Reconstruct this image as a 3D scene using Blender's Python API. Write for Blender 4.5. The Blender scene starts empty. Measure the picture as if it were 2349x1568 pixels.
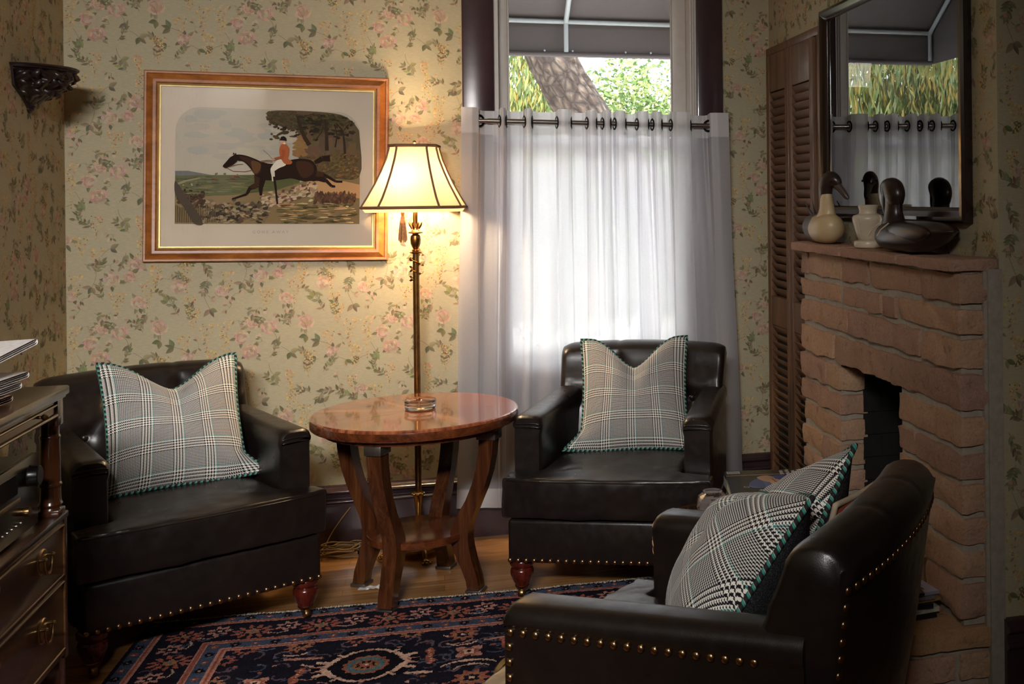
import bpy, bmesh, math, random
import numpy as np
from mathutils import Vector, Matrix, noise
PI = math.pi
R = math.radians
S = bpy.context.scene
COL = S.collection

# ------------------------------------------------------------------ camera, world, lights, exposure
cam_data = bpy.data.cameras.new('camera')
cam = bpy.data.objects.new('camera', cam_data)
COL.objects.link(cam)
S.camera = cam
cam_data.sensor_fit = 'HORIZONTAL'
cam_data.sensor_width = 36.0
cam_data.lens = 2500.0 / 2349.0 * 36.0
cam_data.shift_x = (1174.5 - 1700.0) / 2349.0
cam_data.shift_y = (450.0 - 784.0) / 2349.0
cam_data.clip_start = 0.05
cam_data.clip_end = 200
YAW = math.atan(690.0 / 2500.0)
cam.matrix_world = (Matrix.Translation((0, 0, 1.4)) @ Matrix.Rotation(-YAW, 4, 'Z')
                    @ Matrix.Rotation(PI / 2, 4, 'X') @ Matrix.Rotation(-0.011, 4, 'Z'))

S.view_settings.view_transform = 'Standard'
S.view_settings.look = 'None'
S.view_settings.gamma = 1.0
S.view_settings.use_curve_mapping = False
S.view_settings.exposure = 0.0

W = bpy.data.worlds.new('overcast_sky')
S.world = W
W.use_nodes = True
_bg = W.node_tree.nodes['Background']
_bg.inputs[0].default_value = (0.90, 0.95, 1.0, 1)
_bg.inputs[1].default_value = 10.0


def light(name, kind, loc, rot, energy, color, **kw):
    d = bpy.data.lights.new(name, kind)
    d.energy = energy
    d.color = color
    for k, v in kw.items():
        setattr(d, k, v)
    o = bpy.data.objects.new(name, d)
    o.location = loc
    o.rotation_euler = rot
    COL.objects.link(o)
    return o


# hazy sun over the garden, behind the house, so it never shines into the room
light('sun', 'SUN', (0, -5, 9), (R(38), 0, R(-25)), 4.4, (1.0, 0.95, 0.85), angle=R(6))
# added fill light high behind the camera, not a fitting of the room
light('rear_fill', 'AREA', (-.75, -.7, 2.60), (R(69), 0, R(-2)), 25, (1.0, 0.97, 0.94),
      shape='RECTANGLE', size=1.2, size_y=.25, spread=R(62))


# ------------------------------------------------------------------ mesh helpers
class MB:
    """collects vertices and faces of one part"""
    def __init__(s):
        s.v = []; s.f = []; s.mi = []; s.uv = []; s.col = []

    def add(s, vs, fs, mi=0, uv=None, col=None):
        b = len(s.v)
        s.v.extend([tuple(p) for p in vs])
        for k, f in enumerate(fs):
            s.f.append([i + b for i in f])
            s.mi.append(mi)
            s.col.append(col[k] if isinstance(col, list) else col)
        s.uv.extend(uv if uv is not None else [(0, 0)] * len(vs))
        return s

    def box(s, x0, x1, y0, y1, z0, z1, mi=0):
        vs = [(x, y, z) for z in (z0, z1) for y in (y0, y1) for x in (x0, x1)]
        fs = [(0, 2, 3, 1), (4, 5, 7, 6), (0, 1, 5, 4), (2, 6, 7, 3), (0, 4, 6, 2), (1, 3, 7, 5)]
        return s.add(vs, fs, mi)

    def rbox(s, x0, x1, y0, y1, z0, z1, r=0.005, seg=2, mi=0, mat=None):
        bm = bmesh.new()
        bmesh.ops.create_cube(bm, size=1)
        for v in bm.verts:
            v.co = Vector(((x0 + x1) / 2 + v.co.x * (x1 - x0), (y0 + y1) / 2 + v.co.y * (y1 - y0),
                           (z0 + z1) / 2 + v.co.z * (z1 - z0)))
        r = min(r, 0.49 * min(x1 - x0, y1 - y0, z1 - z0))
        bmesh.ops.bevel(bm, geom=bm.edges[:], offset=r, segments=seg, profile=0.5, affect='EDGES')
        bm.verts.index_update()
        vs = [v.co.copy() for v in bm.verts]
        if mat is not None:
            vs = [mat @ v for v in vs]
        fs = [[v.index for v in f.verts] for f in bm.faces]
        bm.free()
        return s.add(vs, fs, mi)

    def rings(s, rings, closed=True, cap0=True, cap1=True, mi=0, uv=None):
        n = len(rings[0]); vs = []; fs = []
        for r in rings:
            vs.extend(r)
        m = n if closed else n - 1
        for i in range(len(rings) - 1):
            for j in range(m):
                a = i * n + j; b = i * n + (j + 1) % n
                fs.append((a, b, b + n, a + n))
        if closed and cap0: fs.append(tuple(reversed(range(n))))
        if closed and cap1: fs.append(tuple(range((len(rings) - 1) * n, len(rings) * n)))
        return s.add(vs, fs, mi, uv)

    def lathe(s, prof, c=(0, 0, 0), seg=24, mi=0, sx=1, sy=1, axis='Z', a0=0.0, a1=2 * PI):
        full = abs(a1 - a0 - 2 * PI) < 1e-6
        rs = []
        for r, z in prof:
            ring = []
            for k in range(seg if full else seg + 1):
                a = a0 + (a1 - a0) * k / seg
                p = (r * math.cos(a) * sx, r * math.sin(a) * sy, z)
                if axis == 'X': p = (p[2], p[0], p[1])
                if axis == 'Y': p = (p[0], p[2], p[1])
                ring.append((c[0] + p[0], c[1] + p[1], c[2] + p[2]))
            rs.append(ring)
        return s.rings(rs, closed=full, mi=mi)

    def tube(s, pts, r, seg=8, closed=False, mi=0, caps=True, uvs=False, flat=1.0):
        pts = [Vector(p) for p in pts]
        n = len(pts); rs = []; uv = []
        L = 0
        up = None
        for i, p in enumerate(pts):
            if closed:
                t = pts[(i + 1) % n] - pts[i - 1]
            else:
                t = pts[min(i + 1, n - 1)] - pts[max(i - 1, 0)]
            t = t.normalized() if t.length > 1e-9 else Vector((0, 0, 1))
            if up is None:
                up = Vector((0, 0, 1)) if abs(t.z) < 0.9 else Vector((1, 0, 0))
            x = up - t * up.dot(t)
            x = x.normalized() if x.length > 1e-6 else t.orthogonal().normalized()
            up = x
            y = t.cross(x)
            rr = r[i] if isinstance(r, (list, tuple)) else r
            if i: L += (p - pts[i - 1]).length
            rs.append([p + x * rr * math.cos(2 * PI * k / seg) + y * rr * flat * math.sin(2 * PI * k / seg) for k in range(seg)])
            uv.extend([(L, k / seg) for k in range(seg)])
        if closed:
            rs.append(rs[0]); uv.extend([(L + (pts[0] - pts[-1]).length, k / seg) for k in range(seg)])
            return s.rings(rs, True, False, False, mi, uv if uvs else None)
        return s.rings(rs, True, caps, caps, mi, uv if uvs else None)

    def ball(s, c, rx, ry=None, rz=None, seg=16, rg=10, mi=0, mat=None):
        ry = rx if ry is None else ry; rz = rx if rz is None else rz
        vs = []; fs = []
        for i in range(rg + 1):
            th = PI * i / rg
            for j in range(seg):
                ph = 2 * PI * j / seg
                p = Vector((rx * math.sin(th) * math.cos(ph), ry * math.sin(th) * math.sin(ph), -rz * math.cos(th)))
                if mat is not None: p = mat @ p
                vs.append((c[0] + p.x, c[1] + p.y, c[2] + p.z))
        for i in range(rg):
            for j in range(seg):
                a = i * seg + j; b = i * seg + (j + 1) % seg
                fs.append((a, b, b + seg, a + seg))
        return s.add(vs, fs, mi)

    def grid(s, fn, nu, nv, mi=0, uvfn=None, flip=False, mifn=None):
        vs = []; fs = []; uv = []
        for i in range(nu + 1):
            for j in range(nv + 1):
                u, v = i / nu, j / nv
                vs.append(fn(u, v))
                uv.append(uvfn(u, v) if uvfn else (u, v))
        w = nv + 1
        b = len(s.v)
        for i in range(nu):
            for j in range(nv):
                f = (i * w + j, (i + 1) * w + j, (i + 1) * w + j + 1, i * w + j + 1)
                fs.append(tuple(reversed(f)) if flip else f)
        s.add(vs, fs, mi, uv)
        if mifn:
            for i in range(nu):
                for j in range(nv):
                    s.mi[len(s.mi) - nu * nv + i * nv + j] = mifn((i + .5) / nu, (j + .5) / nv)
        return s

    def prism(s, poly, a0, a1, axis='Z', mi=0):
        """extrude a 2-D polygon along an axis (Z: xy poly, Y: xz poly, X: yz poly)"""
        def P(p, a):
            return (p[0], p[1], a) if axis == 'Z' else (p[0], a, p[1]) if axis == 'Y' else (a, p[0], p[1])
        return s.rings([[P(p, a0) for p in poly], [P(p, a1) for p in poly]], mi=mi)

    def xf(s, mat, start=0):
        for i in range(start, len(s.v)):
            s.v[i] = tuple(mat @ Vector(s.v[i]))
        return s

    def build(s, name, mats, parent=None, smooth=40, subsurf=0, weld=False):
        me = bpy.data.meshes.new(name)
        me.from_pydata(s.v, [], s.f)
        if not isinstance(mats, (list, tuple)): mats = [mats]
        for m in mats: me.materials.append(m)
        if len(mats) > 1: me.polygons.foreach_set('material_index', s.mi)
        if any(u != (0, 0) for u in s.uv):
            ul = me.uv_layers.new(name='UVMap')
            idx = np.zeros(len(me.loops), dtype=np.int32)
            me.loops.foreach_get('vertex_index', idx)
            ul.data.foreach_set('uv', np.array(s.uv, dtype=np.float32)[idx].ravel())
        if any(c is not None for c in s.col):
            at = me.attributes.new('Col', 'FLOAT_COLOR', 'FACE')
            at.data.foreach_set('color', np.array([(c if c is not None else (1, 1, 1)) + (1,) for c in s.col], dtype=np.float32).ravel())
        bm = bmesh.new(); bm.from_mesh(me)
        if weld: bmesh.ops.remove_doubles(bm, verts=bm.verts[:], dist=1e-5)
        if weld or not any(c is not None for c in s.col):
            bmesh.ops.recalc_face_normals(bm, faces=bm.faces[:])
        bm.to_mesh(me); bm.free()
        if smooth:
            me.shade_smooth()
            if smooth < 180: me.set_sharp_from_angle(angle=R(smooth))
        o = bpy.data.objects.new(name, me)
        COL.objects.link(o)
        if parent is not None: o.parent = parent
        if subsurf:
            md = o.modifiers.new('subdivision', 'SUBSURF'); md.levels = subsurf; md.render_levels = subsurf
        return o


def thing(name, label, cat, loc=(0, 0, 0), rz=0.0, group=None):
    o = bpy.data.objects.new(name, None)
    COL.objects.link(o)
    o.empty_display_size = 0.05
    o.location = loc; o.rotation_euler = (0, 0, rz)
    return tag(o, label, cat, group)


def tag(o, label, cat, group=None):
    o['label'] = label; o['category'] = cat
    if group: o['group'] = group
    return o


def structure(o):
    o['kind'] = 'structure'
    return o


def copy_thing(root, loc, rz, label, group=None):
    r = root.copy(); COL.objects.link(r)
    r.location = loc; r.rotation_euler = (0, 0, rz); r['label'] = label
    if group: r['group'] = group
    for ch in [c for c in bpy.data.objects if c.parent == root]:
        c = ch.copy(); COL.objects.link(c); c.parent = r
        for g in [q for q in bpy.data.objects if q.parent == ch]:
            d = g.copy(); COL.objects.link(d); d.parent = c
    return r


def text_mesh(name, body, size, mat, parent, mtx, align='CENTER', sx=1.0):
    cu = bpy.data.curves.new(name, 'FONT')
    cu.body = body; cu.size = size; cu.align_x = align; cu.align_y = 'CENTER'; cu.extrude = 0.00015
    to = bpy.data.objects.new(name, cu); COL.objects.link(to)
    dg = bpy.context.evaluated_depsgraph_get()
    me = bpy.data.meshes.new_from_object(to.evaluated_get(dg))
    bpy.data.objects.remove(to)
    me.transform(mtx @ Matrix.Diagonal((sx, 1, 1, 1)))
    me.materials.clear(); me.materials.append(mat)
    o = bpy.data.objects.new(name, me); COL.objects.link(o); o.parent = parent
    return o


# ------------------------------------------------------------------ material helpers
def srgb(r, g, b):
    f = lambda c: (c / 255 / 12.92) if c / 255 <= 0.04045 else ((c / 255 + 0.055) / 1.055) ** 2.4
    return (f(r), f(g), f(b))


class NT:
    def __init__(s, name):
        s.m = bpy.data.materials.new(name); s.m.use_nodes = True
        s.t = s.m.node_tree
        s.b = s.t.nodes['Principled BSDF']; s.out = s.t.nodes['Material Output']

    def n(s, kind, **kw):
        nd = s.t.nodes.new(kind)
        for k, v in kw.items():
            if k in nd.inputs: s.set(nd, k, v)
            else: setattr(nd, k, v)
        return nd

    def set(s, nd, k, v):
        if isinstance(v, bpy.types.NodeSocket): s.t.links.new(v, nd.inputs[k])
        elif isinstance(v, (tuple, list)) and len(v) == 3 and nd.inputs[k].type == 'RGBA': nd.inputs[k].default_value = (*v, 1)
        else: nd.inputs[k].default_value = v

    def math(s, op, a, b=0.0, clamp=False):
        nd = s.t.nodes.new('ShaderNodeMath'); nd.operation = op; nd.use_clamp = clamp
        s.set(nd, 0, a); s.set(nd, 1, b)
        return nd.outputs[0]

    def mix(s, fac, a, b, blend='MIX'):
        nd = s.t.nodes.new('ShaderNodeMix'); nd.data_type = 'RGBA'; nd.blend_type = blend
        s.set(nd, 0, fac)
        for k, v in ((6, a), (7, b)):
            if isinstance(v, bpy.types.NodeSocket): s.t.links.new(v, nd.inputs[k])
            else: nd.inputs[k].default_value = (*v[:3], 1)
        return nd.outputs[2]

    def ramp(s, fac, stops, interp='LINEAR'):
        nd = s.t.nodes.new('ShaderNodeValToRGB'); cr = nd.color_ramp; cr.interpolation = interp
        while len(cr.elements) < len(stops): cr.elements.new(0.5)
        for e, (p, c) in zip(cr.elements, stops):
            e.position = p; e.color = (*c, 1) if len(c) == 3 else c
        s.t.links.new(fac, nd.inputs[0])
        return nd.outputs[0]

    def coords(s, out='Object', scale=(1, 1, 1), rot=(0, 0, 0), loc=(0, 0, 0)):
        tc = s.t.nodes.new('ShaderNodeTexCoord'); mp = s.t.nodes.new('ShaderNodeMapping')
        s.t.links.new(tc.outputs[out], mp.inputs[0])
        mp.inputs['Scale'].default_value = scale; mp.inputs['Rotation'].default_value = rot; mp.inputs['Location'].default_value = loc
        return mp.outputs[0]

    def noise(s, vec, scale, detail=3, rough=0.55, dist=0.0, out=0):
        nd = s.n('ShaderNodeTexNoise'); s.set(nd, 'Vector', vec)
        nd.inputs['Scale'].default_value = scale; nd.inputs['Detail'].default_value = detail
        nd.inputs['Roughness'].default_value = rough; nd.inputs['Distortion'].default_value = dist
        return nd.outputs[out]

    def bump(s, h, strength=0.2, dist=0.005):
        nd = s.n('ShaderNodeBump'); s.set(nd, 'Height', h)
        nd.inputs['Strength'].default_value = strength; nd.inputs['Distance'].default_value = dist
        s.t.links.new(nd.outputs[0], s.b.inputs['Normal'])

    def base(s, c=None, rough=0.5, metal=0.0, **kw):
        if c is not None: s.set(s.b, 'Base Color', c)
        s.set(s.b, 'Roughness', rough); s.set(s.b, 'Metallic', metal)
        for k, v in kw.items(): s.set(s.b, k.replace('_', ' '), v)
        return s


def plain(name, c, rough=0.5, metal=0.0, var=0.12, nscale=30, bump=0.0, **kw):
    t = NT(name)
    nz = t.noise(t.coords(), nscale, 4)
    lo = tuple(x * (1 - var) for x in c); hi = tuple(min(1, x * (1 + var)) for x in c)
    t.base(t.ramp(nz, [(0.3, lo), (0.7, hi)]), rough, metal, **kw)
    if bump: t.bump(nz, bump, 0.003)
    return t.m


def wood(name, dark, mid, light_, axis='Z', scale=6.0, rough=0.28, coat=0.25, stretch=0.06):
    t = NT(name)
    sc = [1, 1, 1]; sc['XYZ'.index(axis)] = stretch
    v = t.coords(scale=tuple(sc))
    n1 = t.noise(v, scale * 6, 5, 0.6, 0.6)
    n2 = t.noise(v, scale * 40, 3, 0.6)
    c = t.ramp(n1, [(0.25, dark), (0.5, mid), (0.78, light_)])
    c = t.mix(t.math('MULTIPLY', t.ramp(n2, [(0.45, (0, 0, 0)), (0.75, (1, 1, 1))]), 0.45), c, dark)
    t.base(c, rough, 0, Coat_Weight=coat, Coat_Roughness=0.12)
    t.bump(n2, 0.05, 0.001)
    return t.m


def attr_color(name, rough=0.8, bump=0.0, spec=0.3, **kw):
    t = NT(name)
    a = t.n('ShaderNodeAttribute', attribute_name='Col')
    t.base(a.outputs['Color'], rough, 0, **kw)
    t.b.inputs['Specular IOR Level'].default_value = spec
    if bump: t.bump(t.noise(t.coords(), 900, 2), bump, 0.002)
    return t.m


def pane_glass(name, tint=(1, 1, 1), boost=1.0):
    t = NT(name)
    fr = t.n('ShaderNodeFresnel'); fr.inputs['IOR'].default_value = 1.5
    tr = t.n('ShaderNodeBsdfTransparent'); tr.inputs[0].default_value = (*tint, 1)
    gl = t.n('ShaderNodeBsdfGlossy'); gl.inputs['Roughness'].default_value = 0.0
    mx = t.n('ShaderNodeMixShader')
    t.t.links.new(t.math('MULTIPLY', fr.outputs[0], boost, True), mx.inputs[0])
    t.t.links.new(tr.outputs[0], mx.inputs[1]); t.t.links.new(gl.outputs[0], mx.inputs[2])
    t.t.links.new(mx.outputs[0], t.out.inputs[0])
    return t.m


# ---- the materials
def wallpaper_ground():
    t = NT('wallpaper ground')
    v = t.coords(scale=(1, 1, 14))
    n = t.noise(v, 60, 4, 0.65)
    n2 = t.noise(t.coords(), 3.0, 2)
    c = t.ramp(n, [(0.3, srgb(160, 150, 122)), (0.7, srgb(184, 173, 145))])
    c = t.mix(t.math('MULTIPLY', n2, 0.35), c, srgb(168, 154, 122))
    t.base(c, 0.62); t.b.inputs['Specular IOR Level'].default_value = 0.25
    t.bump(n, 0.12, 0.002)
    return t.m

M = {}
M['paper'] = wallpaper_ground()
M['print_ink'] = attr_color('wallpaper print', 0.62, spec=0.25)
M['ceiling'] = plain('ceiling paint', srgb(205, 196, 175), 0.8)
M['plum'] = plain('plum gloss paint', srgb(58, 40, 44), 0.22, nscale=14, bump=0.12, Coat_Weight=0.3)
M['plum_flat'] = plain('plum satin paint', srgb(58, 42, 46), 0.45, nscale=20, bump=0.05)
M['sash_white'] = plain('white window paint', srgb(196, 188, 180), 0.4, var=0.05)
M['glass'] = pane_glass('window glass')
M['picture_glass'] = pane_glass('picture glass', boost=2.0)


def floor_mat():
    t = NT('oak strip floor')
    v = t.coords()
    br = t.n('ShaderNodeTexBrick', Vector=v, Scale=1.0, **{})
    br.inputs['Color1'].default_value = (0.2, 0.2, 0.2, 1); br.inputs['Color2'].default_value = (0.9, 0.9, 0.9, 1)
    br.inputs['Mortar'].default_value = (0, 0, 0, 1)
    br.inputs['Mortar Size'].default_value = 0.0012; br.inputs['Brick Width'].default_value = 0.95
    br.inputs['Row Height'].default_value = 0.057; br.offset = 0.37
    g = t.noise(t.coords(scale=(0.07, 1, 1)), 55, 5, 0.6, 0.4)
    c = t.ramp(g, [(0.25, srgb(116, 76, 42)), (0.55, srgb(160, 114, 68)), (0.8, srgb(184, 140, 92))])
    c = t.mix(0.35, c, br.outputs['Color'], 'OVERLAY')
    t.base(c, 0.33, 0, Coat_Weight=0.15, Coat_Roughness=0.2)
    t.bump(br.outputs['Fac'], -0.25, 0.001)
    return t.m

M['floor'] = floor_mat()


def leather_mat():
    t = NT('dark brown leather')
    v = t.coords()
    big = t.noise(v, 7, 4, 0.6, 0.4)
    vor = t.n('ShaderNodeTexVoronoi', Vector=v, Scale=420.0)
    cr = t.noise(v, 30, 4, 0.6)
    c = t.ramp(big, [(0.3, srgb(23, 17, 15)), (0.62, srgb(30, 22, 19)), (0.85, srgb(42, 31, 26))])
    t.base(c, t.ramp(cr, [(0.3, (0.27,) * 3), (0.7, (0.38,) * 3)]), 0)
    t.b.inputs['Specular IOR Level'].default_value = 0.55
    h = t.math('ADD', t.math('MULTIPLY', vor.outputs['Distance'], 0.10), t.math('MULTIPLY', big, 0.5))
    t.bump(h, 0.16, 0.006)
    return t.m

M['leather'] = leather_mat()
M['piping'] = plain('leather piping', srgb(30, 23, 20), 0.3)
M['mahogany'] = wood('mahogany turned', srgb(42, 13, 9), srgb(78, 25, 17), srgb(104, 38, 25), rough=0.2, coat=0.5)
M['brass_old'] = plain('antiqued brass', srgb(150, 118, 78), 0.32, 1.0, nscale=60)
M['nail_brass'] = plain('nailhead brass', srgb(168, 132, 96), 0.3, 1.0, nscale=200)
M['brass'] = plain('polished brass', srgb(190, 150, 84), 0.22, 1.0, nscale=40)
M['bronze'] = plain('lamp bronze', srgb(150, 110, 62), 0.3, 1.0, nscale=50, var=0.25)
M['steel'] = plain('brushed steel', srgb(150, 142, 134), 0.33, 1.0)
M['black_metal'] = plain('dark grommet metal', srgb(32, 30, 30), 0.35, 0.8)
M['table_wood'] = wood('rosewood', srgb(34, 15, 8), srgb(72, 38, 20), srgb(108, 66, 36), 'Z', 5, 0.2, 0.5)
M['table_edge'] = wood('rosewood edge', srgb(48, 22, 11), srgb(92, 46, 24), srgb(122, 66, 36), 'X', 4, 0.22, 0.5, 0.2)
M['cab_wood'] = wood('dark walnut', srgb(40, 22, 11), srgb(66, 38, 20), srgb(88, 54, 30), 'Y', 4, 0.27, 0.35)
M['cab_post'] = wood('dark walnut post', srgb(40, 20, 10), srgb(72, 38, 18), srgb(96, 56, 28), 'Z', 4, 0.25, 0.4)
M['frame_wood'] = wood('honey maple frame', srgb(116, 64, 26), srgb(158, 94, 42), srgb(184, 118, 58), 'X', 3, 0.34, 0.12, 0.5)
M['gilt'] = plain('gilt slip', srgb(190, 164, 108), 0.42, 0.5)
M['dark_frame'] = wood('black cherry frame', srgb(16, 8, 8), srgb(30, 14, 13), srgb(46, 22, 19), 'Z', 3, 0.2, 0.5)
M['door_wood'] = wood('stained pine louvre', srgb(74, 48, 30), srgb(106, 72, 46), srgb(130, 92, 60), 'Y', 4, 0.5, 0.05, 0.1)
M['door_wood_v'] = wood('stained pine stile', srgb(74, 48, 30), srgb(106, 72, 46), srgb(130, 92, 60), 'Z', 4, 0.5, 0.05, 0.1)
M['bracket_wood'] = plain('carved ebonised wood', srgb(34, 22, 20), 0.35, var=0.3)
M['marble'] = plain('cream alabaster', srgb(196, 180, 156), 0.35, var=0.1, nscale=9)
M['black'] = plain('black plastic', srgb(14, 14, 15), 0.3)
M['paper_white'] = plain('paper', srgb(205, 200, 194), 0.7, var=0.05)
M['outlet'] = plain('white outlet plastic', srgb(208, 196, 184), 0.4, var=0.03)
M['cord'] = plain('brown lamp cord', srgb(120, 92, 52), 0.5)
M['soot_and_shade'] = plain('sooty brick', srgb(18, 15, 13), 0.9, var=0.5, nscale=16, bump=0.4)  # firebox soot; also colours the sheet standing for shade behind the door slats

# ================================================================== ROOM SHELL
XL, XR, YB, YC = -1.3726, 1.4255, 4.67, 2.6028
CEIL = 2.75
WX0, WX1, WZ0, WZ1 = 0.222, 1.088, 0.66, 2.62         # window opening
FY0, FY1, FZ0, FZ1 = 3.019, 3.501, 0.262, 0.829       # fire opening

# ---- printed wallpaper: one repeat of roses, leaf sprigs and wisteria, drawn as flat ink shapes
TW, TH = 0.53, 0.62


def paper_tile():
    rnd = random.Random(7)
    out = []
    olive = [srgb(124, 117, 84), srgb(140, 131, 98), srgb(112, 105, 77), srgb(148, 139, 106)]
    brown = [srgb(130, 108, 84), srgb(118, 96, 74)]
    pink = [srgb(186, 158, 134), srgb(180, 150, 128), srgb(190, 166, 142), srgb(172, 142, 120)]
    gold = [srgb(192, 162, 108), srgb(184, 152, 102), srgb(198, 170, 120), srgb(176, 144, 98)]

    def leaf(x, y, a, L, w, c):
        ca, sa = math.cos(a), math.sin(a)
        up, dn = [], []
        for k in range(6):
            t = k / 5
            h = w * math.sin(PI * t ** 0.8) * (1 - 0.15 * t)
            up.append((t * L, h)); dn.append((t * L, -h))
        T = lambda p: (x + p[0] * ca - p[1] * sa, y + p[0] * sa + p[1] * ca)
        d = tuple(q * 0.84 for q in c)
        out.append(([T(p) for p in up + dn[-2:0:-1]], c))
        out.append(([T(p) for p in [up[0]] + [(p[0], p[1] * 0.08) for p in up[1:-1]] + [up[-1]] + dn[-2:0:-1]], d))

    def stem(pts, w, c):
        for (x0, y0), (x1, y1) in zip(pts, pts[1:]):
            L = math.hypot(x1 - x0, y1 - y0) or 1
            nx, ny = -(y1 - y0) / L * w, (x1 - x0) / L * w
            out.append(([(x0 + nx, y0 + ny), (x0 - nx, y0 - ny), (x1 - nx, y1 - ny), (x1 + nx, y1 + ny)], c))

    def curve(x, y, a, L, bend, n=6):
        p = [(x, y)]
        for k in range(n):
            x += L / n * math.cos(a); y += L / n * math.sin(a); a += bend / n
            p.append((x, y))
        return p

    def blob(x, y, rx, ry, a, c, n=7):
        ca, sa = math.cos(a), math.sin(a)
        out.append(([(x + rx * math.cos(t) * ca - ry * math.sin(t) * sa, y + rx * math.cos(t) * sa + ry * math.sin(t) * ca)
                     for t in [2 * PI * k / n for k in range(n)]], c))

    def sprig(x, y):
        a = rnd.uniform(0, 2 * PI); L = rnd.uniform(.045, .075)
        p = curve(x, y, a, L, rnd.uniform(-.9, .9))
        c = rnd.choice(olive)
        stem(p, .0007, rnd.choice(brown))
        for k in range(1, len(p)):
            d = math.atan2(p[k][1] - p[k - 1][1], p[k][0] - p[k - 1][0])
            for sgn in (-1, 1):
                if rnd.random() < .78:
                    leaf(p[k][0], p[k][1], d + sgn * rnd.uniform(.5, 1.1), rnd.uniform(.015, .029), rnd.uniform(.0036, .0068),
                         tuple(q * rnd.uniform(.85, 1.2) for q in (rnd.choice(olive) if rnd.random() < .85 else rnd.choice(brown))))
        leaf(p[-1][0], p[-1][1], d, rnd.uniform(.022, .034), .006, c)

    def bigleaves(x, y):
        a = rnd.uniform(0, 2 * PI)
        for k in range(rnd.choice((2, 3, 3))):
            leaf(x, y, a + (k - 1) * rnd.uniform(.7, 1.2), rnd.uniform(.025, .038), rnd.uniform(.007, .0105), tuple(q * rnd.uniform(.8, 1.15) for q in rnd.choice(olive)))
        stem(curve(x, y, a + PI, rnd.uniform(.03, .07), rnd.uniform(-1.2, 1.2)), .0006, rnd.choice(brown))

    def rose(x, y, s):
        for k in range(4):
            a = rnd.uniform(0, 2 * PI)
            leaf(x + s * .6 * math.cos(a), y + s * .6 * math.sin(a), a, rnd.uniform(.02, .032), .007, rnd.choice(olive))
        for ring, n in ((.78, 10), (.52, 8), (.25, 5)):
            for k in range(n):
                a = 2 * PI * (k + rnd.uniform(-.3, .3)) / n
                blob(x + s * ring * math.cos(a), y + s * ring * .9 * math.sin(a), s * rnd.uniform(.2, .32), s * rnd.uniform(.12, .2), a + rnd.uniform(.6, 1.9),
                     tuple(q * rnd.uniform(.86, 1.14) for q in rnd.choice(pink)))
        for k in range(9):
            a = rnd.uniform(0, 2 * PI); q = s * rnd.uniform(.1, .8)
            stem(curve(x + q * math.cos(a), y + q * math.sin(a), a + 1.4, s * .35, 1.3, 3), .0006, srgb(150, 108, 92))

    def wisteria(x, y):
        n = rnd.randint(34, 60); L = rnd.uniform(.07, .13); wd = rnd.uniform(.014, .032)
        for k in range(n):
            t = (k / n) ** 1.3
            blob(x + rnd.uniform(-1, 1) * wd * (1 - t) ** .7, y - t * L + rnd.uniform(-.004, .004), rnd.uniform(.0025, .0052) * (1.15 - .6 * t), rnd.uniform(.0022, .004) * (1.15 - .6 * t),
                 rnd.uniform(0, PI), tuple(q * rnd.uniform(.85, 1.15) for q in rnd.choice(gold)), 6)
            if rnd.random() < .16:
                blob(x + rnd.uniform(-1, 1) * wd * (1 - t), y - t * L, .002, .0035, rnd.uniform(0, PI), rnd.choice(brown), 5)

    def buds(x, y):
        for k in range(3):
            a = rnd.uniform(0, 2 * PI)
            stem(curve(x, y, a, .025, rnd.uniform(-1, 1), 3), .0005, rnd.choice(olive))
            blob(x + .026 * math.cos(a), y + .026 * math.sin(a), .008, .0062, a, rnd.choice(pink), 8)
            leaf(x + .015 * math.cos(a), y + .015 * math.sin(a), a + .9, .016, .004, rnd.choice(olive))

    pts = []
    tries = 0
    while len(pts) < 84 and tries < 9000:
        tries += 1
        x, y = rnd.uniform(0, TW), rnd.uniform(0, TH)
        ok = all(math.hypot(min(abs(x - p), TW - abs(x - p)), min(abs(y - q), TH - abs(y - q))) > .049 for p, q in pts)
        if ok: pts.append((x, y))
    kinds = [rose] * 13 + [sprig] * 25 + [wisteria] * 22 + [bigleaves] * 13 + [buds] * 12
    rnd.shuffle(kinds)
    for (x, y), k in zip(pts, kinds):
        if k is rose: k(x, y, rnd.uniform(.026, .038))
        else: k(x, y)
    return out

TILE = paper_tile()


def print_paper(mb, o, ud, vd, nd, u0, u1, v0, v1, holes=(), du=0.0, dv=0.0):
    o, ud, vd, nd = Vector(o), Vector(ud), Vector(vd), Vector(nd)
    for i in range(math.floor((u0 - du) / TW) - 1, math.ceil((u1 - du) / TW) + 1):
        for j in range(math.floor((v0 - dv) / TH) - 1, math.ceil((v1 - dv) / TH) + 1):
            for k, (poly, c) in enumerate(TILE):
                q = [(x + i * TW + du, y + j * TH + dv) for x, y in poly]
                if min(p[0] for p in q) < u0 or max(p[0] for p in q) > u1 or min(p[1] for p in q) < v0 or max(p[1] for p in q) > v1: continue
                cx = sum(p[0] for p in q) / len(q); cy = sum(p[1] for p in q) / len(q)
                if any(a < cx < b and e < cy < f for a, b, e, f in holes): continue
                h = 0.0002 + (k % 260) * 3e-6
                vs = [o + ud * x + vd * y + nd * h for x, y in q]
                if ud.cross(vd).dot(nd) < 0: vs.reverse()
                # keep every ink face looking into the room
                a, b, d = vs[0], vs[len(vs) // 3], vs[2 * len(vs) // 3]
                if (b - a).cross(d - a).dot(nd) < 0: vs.reverse()
                mb.add(vs, [tuple(range(len(vs)))], 1, None, c)


def wallmesh(name, boxes, prints):
    mb = MB()
    for b in boxes: mb.box(*b)
    nb = len(mb.f)
    for p in prints: print_paper(mb, *p)
    for k in range(nb): mb.col[k] = (.5, .5, .5)
    return structure(mb.build(name, [M['paper'], M['print_ink']], smooth=0))

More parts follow.
